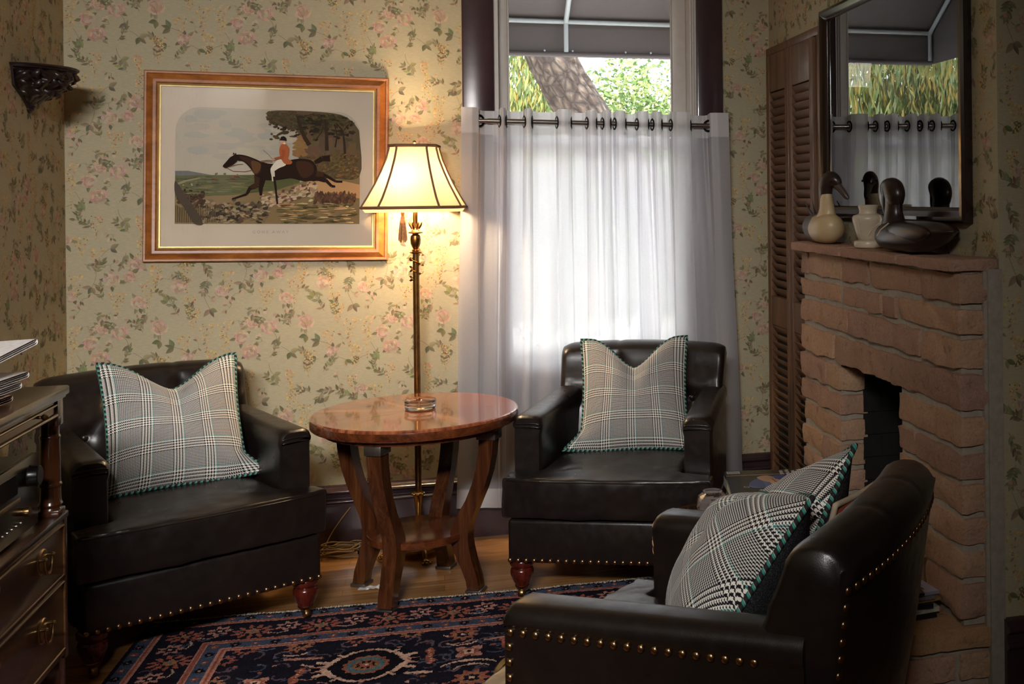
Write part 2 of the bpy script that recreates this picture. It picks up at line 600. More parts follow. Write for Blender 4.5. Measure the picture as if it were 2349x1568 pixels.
T = 0.14
wallmesh('wall_back', [(XL - T, WX0, YB, YB + T, -.1, CEIL), (WX1, XR + T, YB, YB + T, -.1, CEIL),
                       (WX0, WX1, YB, YB + T, -.1, WZ0), (WX0, WX1, YB, YB + T, WZ1, CEIL)],
         [((0, YB, 0), (1, 0, 0), (0, 0, 1), (0, -1, 0), XL, XR, .24, 2.45, [(.09, 1.2, 0, 3)], .09, .0)])
wallmesh('wall_left', [(XL - T, XL, -2.0, YB + T, -.1, CEIL)],
         [((XL, 0, 0), (0, 1, 0), (0, 0, 1), (1, 0, 0), 2.0, YB, .24, 2.45, [], .2, .3)])
wallmesh('wall_right', [(XR, XR + T, YC, FY0 - .04, -.1, CEIL), (XR, XR + T, FY1 + .04, YB + T, -.1, CEIL),
                        (XR, XR + T, FY0 - .04, FY1 + .04, FZ1 + .08, CEIL), (XR, XR + T, FY0 - .04, FY1 + .04, -.1, FZ0 - .02)],
         [((XR, 0, 0), (0, 1, 0), (0, 0, 1), (-1, 0, 0), YC, YB, .24, 2.45, [(3.94, 4.66, 0, 2.06), (2.55, 3.93, 0, 1.2)], .0, .12)])
wallmesh('wall_return', [(XR + T, 3.4, YC, YC + T, -.1, CEIL)],
         [((0, YC, 0), (1, 0, 0), (0, 0, 1), (0, -1, 0), XR, 2.1, .26, 2.3, [], .32, .2)])
wallmesh('wall_front', [(XL - T, 3.4, -2.14, -2.0, -.1, CEIL)], [])
wallmesh('wall_side', [(3.4, 3.54, -2.14, YC + T, -.1, CEIL)], [])
structure(MB().box(XL - T, 3.54, -2.14, YB + T, CEIL, CEIL + .12).build('ceiling', M['ceiling'], smooth=0))
structure(MB().box(XL - T, 3.54, -2.14, YB + T, -.12, 0).build('floor', M['floor'], smooth=0))

# ---- skirting boards: tall plum board with two rolled mouldings
SK = [(0, 0), (.020, 0), (.020, .180)] + [(.020 + .012 * math.sin(PI * k / 10), .182 + .022 * k / 10) for k in range(11)] + [(.019, .208), (.019, .220)] + \
     [(.020 + .016 * math.sin(PI * k / 10 * .93 + .1), .222 + .024 * k / 10) for k in range(11)] + [(.018, .249), (.012, .253), (0, .256)]


def skirting(name, p0, p1, nrm, dz=0):
    """profile run from p0 to p1 with nrm pointing into the room"""
    mb = MB()
    d = Vector(nrm)
    r = [[Vector((p[0], p[1], 0)) + d * a + Vector((0, 0, b * (1 + dz))) for a, b in SK] for p in (p0, p1)]
    mb.rings(r)
    return structure(mb.build(name, M['plum'], smooth=45))

skirting('baseboard_back', (XL, YB), (XR, YB), (0, -1, 0))
skirting('baseboard_left', (XL, -2.0), (XL, YB - .034), (1, 0, 0))
skirting('baseboard_return', (XR + .001, YC), (3.4, YC), (0, -1, 0), .08)

# ================================================================== WINDOW
win = bpy.data.objects.new('window_1', None); COL.objects.link(win); structure(win)
mb = MB()
for x0, x1 in ((.092, .222), (1.088, 1.205)):
    mb.rbox(x0, x1, YB - .028, YB, .256, 2.66, .006)
mb.rbox(.07, 1.23, YB - .034, YB, 2.60, 2.745, .006)
mb.rbox(.07, 1.23, YB - .03, YB, .60, .645, .006)
mb.rbox(.11, 1.19, YB - .022, YB, .50, .60, .005)
mb.build('casing', M['plum'], win)
mb = MB()                                                # jamb lining with its beaded stop on the right
mb.box(.222, .240, YB - .01, YB + .13, WZ0, WZ1); mb.box(1.060, 1.088, YB - .01, YB + .13, WZ0, WZ1)
mb.box(.222, 1.088, YB, YB + .13, WZ1 - .02, WZ1); mb.box(.222, 1.088, YB, YB + .16, WZ0, WZ0 + .03)
for x in (1.064, 1.074): mb.tube([(x, YB - .012, WZ0), (x, YB - .012, WZ1)], .004, 8)
mb.build('jamb', M['sash_white'], win)


def sash(z0, z1, y, name):
    m2 = MB()
    x0, x1 = .240, 1.060
    m2.rbox(x0, x0 + .042, y, y + .038, z0, z1, .004); m2.rbox(x1 - .062, x1, y, y + .038, z0, z1, .004)
    m2.rbox(x0 + .04, x1 - .06, y, y + .038, z0, z0 + .045, .004); m2.rbox(x0 + .04, x1 - .06, y, y + .038, z1 - .045, z1, .004)
    m2.tube([(x0 + .046, y + .004, z0 + .04), (x0 + .046, y + .004, z1 - .04)], .004, 6)
    m2.tube([(x1 - .066, y + .004, z0 + .04), (x1 - .066, y + .004, z1 - .04)], .004, 6)
    s = m2.build(name, M['sash_white'], win)
    g = MB().box(x0 + .038, x1 - .058, y + .017, y + .021, z0 + .04, z1 - .04).build('pane', M['glass'], s, smooth=0)
    return s
sash(1.615, 2.60, YB + .07, 'upper_sash')
sash(.69, 1.655, YB + .022, 'lower_sash')

# ================================================================== OUTSIDE
concrete = plain('pale paving', srgb(214, 210, 202), 0.85, nscale=4)
structure(MB().box(-8, 16, YB + T, 26, -.5, -.4).build('ground', concrete, smooth=0))

aw_fabric = plain('charcoal awning canvas', srgb(70, 64, 65), 0.85, var=.06, nscale=60)
aw_tube = plain('white awning frame paint', srgb(138, 144, 148), 0.35, var=.04)
aw = thing('window_awning', 'charcoal canvas awning with white tube frame outside the window', 'awning', (0.66, 5.4, 2.3))
o_ = Vector((.66, 5.4, 2.3))


def rel(pts): return [Vector(p) - o_ for p in pts]
mb = MB()
ax0, ax1, ay0, ay1 = .0, 1.42, YB + T + .01, 5.95
top = lambda y: 2.365 + (ay1 - y) * .62
mb.add(rel([(ax0, ay0, top(ay0)), (ax1, ay0, top(ay0)), (ax1, ay1, 2.365), (ax0, ay1, 2.365),
            (ax0, ay0, top(ay0) + .006), (ax1, ay0, top(ay0) + .006), (ax1, ay1, 2.371), (ax0, ay1, 2.371)]),
       [(0, 1, 2, 3), (7, 6, 5, 4), (0, 3, 7, 4), (1, 5, 6, 2)])
mb.build('canopy', aw_fabric, aw, smooth=0)
mb = MB()
b = o_
mb.box(ax0 - b.x, ax1 - b.x, ay1 - b.y, ay1 + .006 - b.y, 2.165 - b.z, 2.371 - b.z)
mb.tube(rel([(ax0, ay1 - .008, 2.178), (ax1, ay1 - .008, 2.178)]), .013, 8)
for xs in (ax0, ax1):
    mb.add(rel([(xs, ay0, top(ay0)), (xs, ay1, 2.365), (xs, ay1, 2.17), (xs, ay0, 2.17)]), [(0, 1, 2, 3)])
mb.build('valance', aw_fabric, aw, smooth=30)
mb = MB()
mb.tube(rel([(ax0, ay1 - .025, 2.352), (ax1, ay1 - .025, 2.352)]), .0125, 10)
for xs in (ax0 + .02, .664, ax1 - .02):
    mb.tube(rel([(xs, ay0, top(ay0) - .02), (xs, ay1 - .03, 2.35)]), .0135, 10)
    mb.tube(rel([(xs, ay1 - .03, 2.352), (xs, ay1 - .03, 2.19)]), .012, 10)
mb.build('tube_frame', aw_tube, aw)
for xs in (.55, .70, .99, 1.13): MB().ball(rel([(xs, ay1 - .012, 2.197)])[0], .006, seg=8, rg=6).build('snap_stud', aw_tube, aw)


def bark():
    t = NT('furrowed bark')
    v = t.coords('UV', scale=(15.0, 7.0, 1))
    n = t.noise(v, 3.2, 6, 0.65, 0.5)
    vo = t.n('ShaderNodeTexVoronoi', Vector=v, Scale=2.6, feature='DISTANCE_TO_EDGE')
    f = t.math('MULTIPLY', vo.outputs['Distance'], 2.2, True)
    c = t.ramp(n, [(0.3, srgb(60, 40, 30)), (0.5, srgb(92, 77, 64)), (0.72, srgb(126, 114, 102))])
    c = t.mix(t.math('SUBTRACT', 0.95, f, True), c, srgb(34, 24, 20))
    t.base(c, 0.9)
    t.bump(t.math('ADD', f, n), 0.9, 0.03)
    return t.m


def foliage_mat(name, trans=0.35):
    t = NT(name)
    a = t.n('ShaderNodeAttribute', attribute_name='Col')
    d = t.n('ShaderNodeBsdfDiffuse'); t.set(d, 'Color', a.outputs['Color'])
    tr = t.n('ShaderNodeBsdfTranslucent'); t.set(tr, 'Color', a.outputs['Color'])
    mx = t.n('ShaderNodeMixShader'); mx.inputs[0].default_value = trans
    t.t.links.new(d.outputs[0], mx.inputs[1]); t.t.links.new(tr.outputs[0], mx.inputs[2]); t.t.links.new(mx.outputs[0], t.out.inputs[0])
    return t.m

BARK = bark(); LEAF = foliage_mat('leaf green')


def trunk(path, rad, nu=70, nv=72, amp=.02, seed=0):
    mb = MB()
    path = [Vector(p) for p in path]

    def at(u):
        f = u * (len(path) - 1); i = min(int(f), len(path) - 2); t = f - i
        p0 = path[max(i - 1, 0)]; p1 = path[i]; p2 = path[i + 1]; p3 = path[min(i + 2, len(path) - 1)]
        return 0.5 * ((2 * p1) + (p2 - p0) * t + (2 * p0 - 5 * p1 + 4 * p2 - p3) * t * t + (3 * p1 - p0 - 3 * p2 + p3) * t ** 3)

    def fn(u, v):
        p = at(u); tn = (at(min(u + .01, 1)) - at(max(u - .01, 0))).normalized()
        x = Vector((0, 1, 0)); x = (x - tn * x.dot(tn)).normalized(); y = tn.cross(x)
        a = 2 * PI * v
        f = u * (len(rad) - 1); i = min(int(f), len(rad) - 2)
        r = rad[i] + (rad[i + 1] - rad[i]) * (f - i)
        n1 = noise.noise(Vector((math.cos(a) * 5, math.sin(a) * 5, u * 9 + seed)))
        n2 = noise.noise(Vector((math.cos(a) * 13, math.sin(a) * 13, u * 26 + seed)))
        r += amp * (1 - abs(n1) * 2.4) + amp * .6 * n2
        return p + (x * math.cos(a) + y * math.sin(a)) * r
    mb.grid(fn, nu, nv)
    return mb


def leaves(mb, centre, rad, n, size, cols, seed, hang=0.0, aspect=.45):
    rnd = random.Random(seed)
    c = Vector(centre)
    for k in range(n):
        d = Vector((rnd.gauss(0, 1), rnd.gauss(0, 1), rnd.gauss(0, 1))).normalized() * rnd.random() ** .45
        p = c + Vector((d.x * rad[0], d.y * rad[1], d.z * rad[2]))
        # clumps
        if noise.noise(p * 1.3 + Vector((seed, 0, 0))) < -.26: continue
        s = size * rnd.uniform(.6, 1.4)
        if hang: ax = Vector((rnd.gauss(0, .25), rnd.gauss(0, .25), -1)).normalized()
        else: ax = Vector((rnd.gauss(0, 1), rnd.gauss(0, 1), rnd.gauss(0, .7))).normalized()
        side = ax.cross(Vector((rnd.gauss(0, 1), rnd.gauss(0, 1), rnd.gauss(0, 1)))).normalized()
        w = s * aspect
        col = rnd.choice(cols); f = rnd.uniform(.75, 1.25)
        mb.add([p, p + ax * s * .5 + side * w * .5, p + ax * s, p + ax * s * .5 - side * w * .5], [(0, 1, 2, 3)], 0, None, tuple(min(1, q * f) for q in col))


GREEN = [srgb(118, 138, 84), srgb(90, 114, 66), srgb(140, 152, 100), srgb(78, 98, 62), srgb(156, 158, 112)]
YELL = [srgb(146, 146, 88), srgb(116, 126, 74), srgb(158, 138, 80), srgb(90, 108, 72), srgb(138, 150, 112)]
tr = thing('leaning_tree', 'leaning tree with thick furrowed bark beyond the awning', 'tree', (2.7, 8.6, -.4))
t0 = Vector((2.7, 8.6, -.4))
pth = [(2.7, 8.6, -.45), (2.15, 8.55, .5), (1.53, 8.5, 1.4), (1.10, 8.5, 2.02), (.83, 8.5, 2.50), (.55, 8.5, 3.2), (.3, 8.5, 4.2), (.2, 8.5, 5.2)]
trunk([Vector(p) - t0 for p in pth], [.30, .25, .20, .175, .165, .16, .14, .1], nu=110, nv=90).build('trunk', BARK, tr, smooth=180, weld=True)
mb = MB()
leaves(mb, Vector((-.9, 8.7, 2.9)) - t0, (1.7, .8, 1.5), 7000, .12, YELL, 3, hang=1, aspect=.17)
leaves(mb, Vector((2.4, 9.2, 4.3)) - t0, (2.2, 1.2, 1.1), 3600, .08, GREEN, 5)
mb.build('foliage', LEAF, tr, smooth=0)


def garden_tree(c, rad, n, size, cols, seed, label, hang=0):
    t = thing('garden_tree', label, 'tree', (c[0], c[1], -.4), 0, 'trees beyond the leaning trunk')
    trunk([(0, 0, -.05), (.1, 0, c[2] * .5), (0, 0, c[2] + .3)], [.14, .12, .07], 16, 16, .01, seed).build('trunk', BARK, t, smooth=180, weld=True)
    m2 = MB()
    for k, (dx, dy, dz, f) in enumerate(((0, 0, 0, 1), (.55, .1, -.35, .7), (-.6, .2, -.4, .75), (.1, -.2, .5, .6))):
        leaves(m2, (dx * rad[0], dy, c[2] + .4 + dz * rad[2]), tuple(f * r for r in rad), int(n * f), size, cols, seed + k, hang, .2 if hang else .45)
    m2.build('foliage', LEAF, t, smooth=0)
garden_tree((2.3, 12.6, 1.5), (1.5, 1.0, 1.6), 9000, .075, GREEN, 21, 'bushy green tree right of the leaning trunk outside')
garden_tree((4.6, 14.5, 1.1), (1.3, 1.0, 1.0), 4500, .075, GREEN, 31, 'low pale green shrub tree against the white sky outside')
garden_tree((-2.5, 11.4, 1.6), (1.9, .8, 1.7), 20000, .11, YELL, 71, 'drooping willow at the far left outside, seen in the picture glass', 1)
garden_tree((.35, 12.9, 1.7), (1.5, .8, 1.8), 20000, .11, YELL, 41, 'yellow green willow with hanging leaves seen left of the trunk', 1)

hg = thing('garden_hedge', 'tall dense green hedge closing the garden behind the trees', 'hedge', (1.5, 16.5, -.4))
mb = MB(); leaves(mb, (0, 0, 1.5), (8.5, .7, 2.1), 30000, .12, GREEN + YELL, 91, 0, .4); mb.build('foliage', LEAF, hg, smooth=0)
mb = MB(); mb.prism([(-7.5, -.05), (7.5, -.05), (7.5, 2.5), (6, 2.7), (-6, 2.7), (-7.5, 2.5)], .1, .5, 'Y'); mb.build('inner_twigs', plain('hedge inner twigs', srgb(62, 74, 44), .9, var=.4, nscale=6), hg, smooth=0)

# ================================================================== CURTAIN AND ROD
YR = 4.60                                                # rod axis


def curtain_mat(name, tr, tl, col):
    t = NT(name)
    v = t.coords(scale=(1, 1, 9))
    n = t.noise(v, 90, 4, 0.65)
    c = t.ramp(n, [(0.3, tuple(q * .9 for q in col)), (0.7, col)])
    d = t.n('ShaderNodeBsdfDiffuse'); t.set(d, 'Color', c)
    l = t.n('ShaderNodeBsdfTranslucent'); t.set(l, 'Color', c)
    p = t.n('ShaderNodeBsdfTransparent')
    g = t.n('ShaderNodeBsdfGlossy'); g.inputs['Roughness'].default_value = .45
    m1 = t.n('ShaderNodeMixShader'); m1.inputs[0].default_value = tl
    t.t.links.new(d.outputs[0], m1.inputs[1]); t.t.links.new(l.outputs[0], m1.inputs[2])
    m2 = t.n('ShaderNodeMixShader'); m2.inputs[0].default_value = tr
    t.t.links.new(m1.outputs[0], m2.inputs[1]); t.t.links.new(p.outputs[0], m2.inputs[2])
    m3 = t.n('ShaderNodeMixShader'); m3.inputs[0].default_value = .04
    t.t.links.new(m2.outputs[0], m3.inputs[1]); t.t.links.new(g.outputs[0], m3.inputs[2])
    t.t.links.new(m3.outputs[0], t.out.inputs[0])
    return t.m
M['sheer'] = curtain_mat('white sheer voile', .09, .66, srgb(232, 230, 236))
M['sheer_double'] = curtain_mat('white sheer voile doubled', .03, .40, srgb(226, 222, 224))

# crossings of the rod, left to right: the cloth is in front of the rod inside each pair
FWD = [(.0856, .158), (.2385, .2665), (.339, .3725), (.473, .534), (.598, .640), (.664, .700), (.716, .764), (.811, .862), (.878, .92), (.958, 1.046), (1.127, 1.209)]
keys = []
for k, (a, b) in enumerate(FWD):
    amp = .030 if k in (0, len(FWD) - 1) else .033
    wd = b - a
    if k: keys += [(a - .0035, .016), (a, 0.0), (a + .0035, -.018)]
    if k == 0:
        keys += [(a, -.030), (a + wd * .55, -.028)]
    elif k == len(FWD) - 1:
        keys += [(a + wd * .45, -.028), (b, -.030)]
    else:
        keys += [(a + wd * .5, -amp)] if wd < .03 else [(a + wd * .3, -amp * .95), (a + wd * .5, -amp), (b - wd * .3, -amp * .95)]
    if k < len(FWD) - 1:
        keys += [(b - .0035, -.018), (b, 0.0), (b + .0035, .016)]
        c = FWD[k + 1][0]
        g = c - b
        keys += [(b + g * .3, min(.026, .35 * g + .012)), (b + g * .7, min(.026, .35 * g + .012))]
# arc-length parameter along the plan line
plan = []
for (x0, y0), (x1, y1) in zip(keys, keys[1:]):
    for s_ in range(8):
        t_ = s_ / 8; e_ = (1 - math.cos(PI * t_)) / 2
        plan.append((x0 + (x1 - x0) * t_, y0 + (y1 - y0) * e_))
plan.append(keys[-1])
NP = len(plan) - 1
cx0, cx1 = plan[0][0], plan[-1][0]
ZT, ZB = 1.772, .135


def cloth(i, w, off=0.0):
    x, y = plan[i]
    u = (x - cx0) / (cx1 - cx0)
    xb = .048 + u * (1.262 - .048) + .008 * math.sin(u * 21)
    e = w ** 1.15
    z = ZT - .014 * u + (-.006 if y > 0 else .004) * min(1, abs(y) / .02) * (1 - w) ** 12 - w * (ZT - ZB - .014 * u) - .02 * w * u
    k_ = min(1, w * 2.2); k_ = k_ * k_ * (3 - 2 * k_)
    yy = y * (1 - .72 * k_) + k_ * (.017 * math.sin(u * 31 + 1.2 + .5 * math.sin(u * 5)) + .007 * math.sin(u * 67 + 2))
    return (x + (xb - x) * e + .004 * w * math.sin(w * 9 + u * 40), YR + yy * .95 - off, z)

curt = thing('curtain', 'white sheer grommet curtain hanging over the lower part of the window', 'curtain', (.65, YR, 0))
c0 = Vector((.65, YR, 0))
mb = MB()
NW = 70
wh = .062
mb.grid(lambda u, v: Vector(cloth(round(u * NP), wh + v * (1 - wh))) - c0, NP, NW)
mb.build('panel', M['sheer'], curt, smooth=180)
mb = MB()
mb.grid(lambda u, v: Vector(cloth(round(u * NP), v * wh)) - c0, NP, 8)
mb.build('header_band', M['sheer_double'], curt, smooth=180)
mb = MB()
mb.grid(lambda u, v: Vector(cloth(round(u * NP), .952 + v * .048, .0015)) - c0, NP, 4)
mb.build('bottom_hem', M['sheer_double'], curt, smooth=180)
zr = lambda x: 1.722 - (x - .158) * .0155
gm = MB()
gm.tube([(0.0225 * math.cos(a), 0, .0225 * math.sin(a)) for a in [2 * PI * k / 28 for k in range(28)]], .0048, 8, True, flat=.6)
g0 = None
for k, (a, b) in enumerate(FWD):
    for e, x in enumerate((a, b)):
        if (k == 0 and e == 0) or (k == len(FWD) - 1 and e == 1): continue
        j = min(range(NP), key=lambda q: abs(plan[q][0] - x))
        d = Vector((plan[j + 1][0] - plan[j - 1][0], plan[j + 1][1] - plan[j - 1][1], 0))
        ang = (1 if e else -1) * R(82)
        if k == 0: ang = max(-.6, min(.6, ang))
        if k == len(FWD) - 1: ang = max(-.6, min(.6, ang))
        if g0 is None: g = g0 = gm.build('grommet', M['black_metal'], curt)
        else:
            g = g0.copy(); COL.objects.link(g)
        g.location = Vector((x, YR, zr(x))) - c0; g.rotation_euler = (0, 0, ang)
rod = thing('curtain_rod', 'brushed steel telescoping rod carrying the white curtain', 'curtain rod', (.65, YR, 1.714))
r0 = Vector((.65, YR, 1.714))
mb = MB(); mb.tube([Vector((.118, YR, zr(.118))) - r0, Vector((.235, YR, zr(.235))) - r0], .0085, 14); mb.build('inner_tube', M['steel'], rod)
mb = MB(); mb.tube([Vector((.19, YR, zr(.19))) - r0, Vector((1.135, YR, zr(1.135))) - r0], .0105, 14); mb.build('outer_tube', M['steel'], rod)
for x in (.118, 1.135):
    mb = MB(); mb.tube([Vector((x, YR + .002, zr(x))) - r0, Vector((x, YB - .027, zr(x))) - r0], .007, 10)
    mb.ball(Vector((x, YR, zr(x))) - r0, .0135, seg=14, rg=10)
    mb.build('bracket', M['steel'], rod)

# ================================================================== HUNTING PRINT
pic = thing('framed_print', 'large hunting print of a red-coated rider leaping, in honey wood frame', 'picture', (-.652, YB, 1.534))
pic.rotation_euler = (0, R(1.0), 0)


def frame_profile(w, h, prof):
    """mitred moulding: prof = [(inset, height towards room)], closed outline"""
    rs = []
    for sx, sy in ((-1, -1), (1, -1), (1, 1), (-1, 1)):
        rs.append([(sx * (w / 2 - a), -b, sy * (h / 2 - a)) for a, b in prof])
    mb = MB(); n = len(prof)
    vs = [p for r in rs for p in r]
    fs = []
    for i in range(4):
        for j in range(n):
            k = (j + 1) % n; i2 = (i + 1) % 4
            fs.append((i * n + j, i * n + k, i2 * n + k, i2 * n + j))
    mb.add(vs, fs)
    return mb
PW, PH = .898, .741
frame_profile(PW, PH, [(0, .003), (0, .016), (.004, .022), (.010, .021), (.014, .017), (.024, .022), (.034, .026), (.044, .024), (.049, .017), (.049, .003)]).build('frame', M['frame_wood'], pic, smooth=30)
frame_profile(PW - .098, PH - .098, [(0, .006), (0, .016), (.003, .018), (.006, .014), (.011, .013), (.011, .006)]).build('gilt_slip', M['gilt'], pic, smooth=30)
MB().box(-PW / 2 + .02, PW / 2 - .02, -.006, -.001, -PH / 2 + .02, PH / 2 - .02).build('backing_board', M['paper_white'], pic, smooth=0)

INK = attr_color('print colours', .75, spec=.1)


class Art:
    """flat drawing in the pixel grid of the printed sheet"""
    def __init__(s, to, step=3e-6):
        s.mb = MB(); s.to = to; s.k = 0; s.step = step
    def poly(s, pts, c):
        s.k += 1
        s.mb.add([s.to(x, y, s.k * s.step) for x, y in pts], [tuple(range(len(pts)))], 0, None, tuple(c))
    def ell(s, x, y, rx, ry, c, a=0.0, n=14, wob=0.0, rnd=None):
        ca, sa = math.cos(a), math.sin(a)
        ps = []
        for k in range(n):
            t = 2 * PI * k / n; f = 1 + (rnd.uniform(-wob, wob) if wob else 0)
            ps.append((x + f * (rx * math.cos(t) * ca - ry * math.sin(t) * sa), y + f * (rx * math.cos(t) * sa + ry * math.sin(t) * ca)))
        s.poly(ps, c)
    def line(s, pts, w0, c, w1=None):
        w1 = w0 if w1 is None else w1
        n = len(pts) - 1
        for k in range(n):
            (x0, y0), (x1, y1) = pts[k], pts[k + 1]
            L = math.hypot(x1 - x0, y1 - y0) or 1
            a = (w0 + (w1 - w0) * k / n) / 2; b = (w0 + (w1 - w0) * (k + 1) / n) / 2
            nx, ny = -(y1 - y0) / L, (x1 - x0) / L
            s.poly([(x0 + nx * a, y0 + ny * a), (x1 + nx * b, y1 + ny * b), (x1 - nx * b, y1 - ny * b), (x0 - nx * a, y0 - ny * a)], c)
    def chain(s, pts, c):
        """smooth closed outline through the points"""
        n = len(pts); out = []
        for i in range(n):
            p0, p1, p2, p3 = pts[i - 1], pts[i], pts[(i + 1) % n], pts[(i + 2) % n]
            for t in (0, .25, .5, .75):
                out.append(tuple(.5 * (2 * p1[d] + (p2[d] - p0[d]) * t + (2 * p0[d] - 5 * p1[d] + 4 * p2[d] - p3[d]) * t * t + (3 * p1[d] - p0[d] - 3 * p2[d] + p3[d]) * t ** 3) for d in (0, 1)))
        s.poly(out, c)


def hunt_art():
    rnd = random.Random(11)
    # sheet pixels -> frame coordinates
    def to(x, y, h):
        return ((x - 1075) * .0003475, -.0062 - h, (760 - y) * .0003475 + .002)
    A = Art(to)
    g = srgb
    L_, R_, T_, B_ = 98, 2052, 95, 1408
    # sky with arched shoulders
    arch = [(L_, B_), (R_, B_), (R_, 380)]
    arch += [(R_ - 250 + 250 * math.cos(t), 375 - 265 * math.sin(t)) for t in [PI / 2 * k / 10 for k in range(1, 11)]]
    arch += [(L_ + 250 - 250 * math.sin(t), 375 - 280 * math.cos(t)) for t in [PI / 2 * k / 10 for k in range(0, 11)]]
    A.poly(arch, g(196, 184, 164))
    inside = lambda x, y: L_ + 6 < x < R_ - 6 and T_ + 6 < y < B_ - 4 and not (x > 1800 and y < 375 and ((x - 1802) / 244) ** 2 + ((375 - y) / 258) ** 2 > 1) \
        and not (x < 348 and y < 375 and ((348 - x) / 244) ** 2 + ((375 - y) / 270) ** 2 > 1)
    def dab(x, y, rx, ry, c, a=0.0, n=8, wob=.3):
        if inside(x - rx, y - ry) and inside(x + rx, y + ry) and inside(x + rx, y - ry) and inside(x - rx, y + ry):
            A.ell(x, y, rx, ry, c, a, n, wob, rnd)
    jit = lambda c, f=.12: tuple(q * rnd.uniform(1 - f, 1 + f) for q in c)
    for k in range(60):
        dab(rnd.uniform(150, 1300), rnd.uniform(140, 780), rnd.uniform(60, 160), rnd.uniform(20, 50), jit(rnd.choice([g(190, 180, 162), g(200, 186, 166), g(186, 178, 164)]), .03), 0, 12, .15)
    # far hills, meadow
    A.poly([(L_ + 1, 815), (230, 812), (330, 830), (470, 856), (560, 868), (L_ + 1, 880)], g(120, 118, 116))
    A.poly([(L_ + 1, 868), (480, 856), (760, 852), (1000, 846), (1400, 850), (1400, 1100), (L_ + 1, 1120)], g(104, 104, 66))
    for k in range(150):
        y = rnd.uniform(870, 1180)
        dab(rnd.uniform(130, 1050), y, rnd.uniform(30, 120), rnd.uniform(2, 7), jit(rnd.choice([g(88, 90, 56), g(120, 116, 76), g(74, 78, 50), g(134, 126, 90)])), rnd.uniform(-.06, .06), 9, .2)
    A.poly([(L_ + 1, 960), (190, 920), (350, 884), (360, 896), (220, 934), (L_ + 1, 985)], g(158, 146, 112))
    for x in (520, 610): dab(x, 842, 16, 15, g(112, 116, 84))
    for k in range(12): dab(rnd.uniform(160, 380), rnd.uniform(950, 985), rnd.uniform(8, 18), 5, rnd.choice([g(196, 186, 164), g(40, 36, 32), g(110, 90, 66)]))
    for x, y in ((500, 910), (690, 898), (735, 876)):
        dab(x, y, 38, 8, g(84, 50, 40), .1); dab(x + 4, y - 20, 8, 16, g(168, 70, 46), .1)
    # ground, right
    A.poly([(L_ + 1, 1110), (700, 1080), (1150, 1020), (1480, 905), (1700, 880), (R_ - 1, 860), (R_ - 1, B_ - 1), (L_ + 1, B_ - 1)], g(150, 124, 86))
    # wood on the right
    A.chain([(1090, 118), (1400, 108), (1780, 130), (1930, 190), (2020, 290), (2046, 390), (2046, 860), (1700, 870), (1500, 880), (1400, 700), (1380, 560), (1460, 480), (1400, 400), (1330, 310), (1200, 270), (1080, 250), (1070, 180)], g(108, 90, 66))
    for k in range(90): dab(rnd.uniform(1480, 2030), rnd.uniform(380, 700), rnd.uniform(20, 70), rnd.uniform(40, 90), jit(g(118, 94, 70), .15))
    for k in range(420):
        x = rnd.gauss(1620, 230); y = 160 + abs(rnd.gauss(0, 110)) + max(0, (1350 - x)) * .25
        if x > 1040 and y < 470: dab(x, y, rnd.uniform(12, 42), rnd.uniform(9, 24), jit(rnd.choice([g(82, 70, 50), g(70, 58, 42), g(98, 82, 56), g(58, 48, 36)]), .15), rnd.uniform(-.5, .5))
    for k in range(260):
        x = rnd.uniform(1050, 1360); y = 120 + (1360 - x) * .02 + rnd.random() * (80 + (x - 1050) * .55)
        dab(x, y, rnd.uniform(10, 26), rnd.uniform(7, 15), jit(rnd.choice([g(84, 72, 52), g(98, 84, 60)]), .15), rnd.uniform(-.4, .4))
    for k in range(60): dab(rnd.gauss(1400, 45), rnd.uniform(400, 640), rnd.uniform(14, 34), rnd.uniform(12, 26), jit(g(152, 116, 74), .12))
    for p, w in (([(1500, 500), (1440, 400), (1390, 250), (1370, 170)], 50), ([(1690, 560), (1685, 380), (1670, 200)], 44), ([(1890, 650), (1880, 470), (1862, 330), (1790, 240)], 26),
                 ([(1560, 450), (1630, 350), (1650, 260)], 12), ([(1870, 330), (1930, 240), (1990, 260)], 9), ([(1780, 520), (1800, 380), (1770, 250)], 16)):
        A.line(p, w, g(66, 50, 38), w * .5)
    for k in range(320): dab(rnd.uniform(1480, 2035), rnd.uniform(600, 880), rnd.uniform(6, 26), rnd.uniform(4, 14), jit(rnd.choice([g(124, 98, 58), g(98, 78, 50), g(140, 110, 66), g(112, 96, 54)]), .15), rnd.uniform(-.9, .2))
    A.poly([(1480, 905), (1700, 880), (1850, 905), (R_ - 1, 950), (R_ - 1, 1110), (1600, 1090)], g(196, 154, 108))
    # broken stone wall and brush
    for k in range(300):
        t = rnd.random(); x = 1000 + t * 590; y = 1170 - t * 190 + rnd.gauss(0, 42)
        dab(x, y, rnd.uniform(14, 34), rnd.uniform(8, 20), jit(rnd.choice([g(176, 150, 118), g(150, 126, 98), g(190, 166, 134), g(96, 76, 60)]), .12), rnd.uniform(-.5, .2))
    for k in range(240): dab(rnd.uniform(380, 1050), 1240 + rnd.gauss(40, 60), rnd.uniform(14, 40), rnd.uniform(8, 22), jit(rnd.choice([g(92, 76, 60), g(160, 138, 108), g(62, 54, 44), g(128, 108, 82)]), .12), rnd.uniform(-.4, .3))
    for k in range(240): dab(1560 + rnd.random() * 440, 1130 - rnd.random() * 90 + 40 * rnd.random(), rnd.uniform(5, 16), rnd.uniform(12, 34), jit(rnd.choice([g(84, 62, 48), g(70, 52, 42), g(106, 76, 56)]), .15), rnd.uniform(-.3, .3))
    for k in range(150): dab(rnd.uniform(130, 400), rnd.gauss(1120, 45), rnd.uniform(8, 22), rnd.uniform(6, 16), jit(rnd.choice([g(80, 60, 48), g(98, 74, 58), g(64, 50, 42)])), rnd.uniform(-.6, .6))
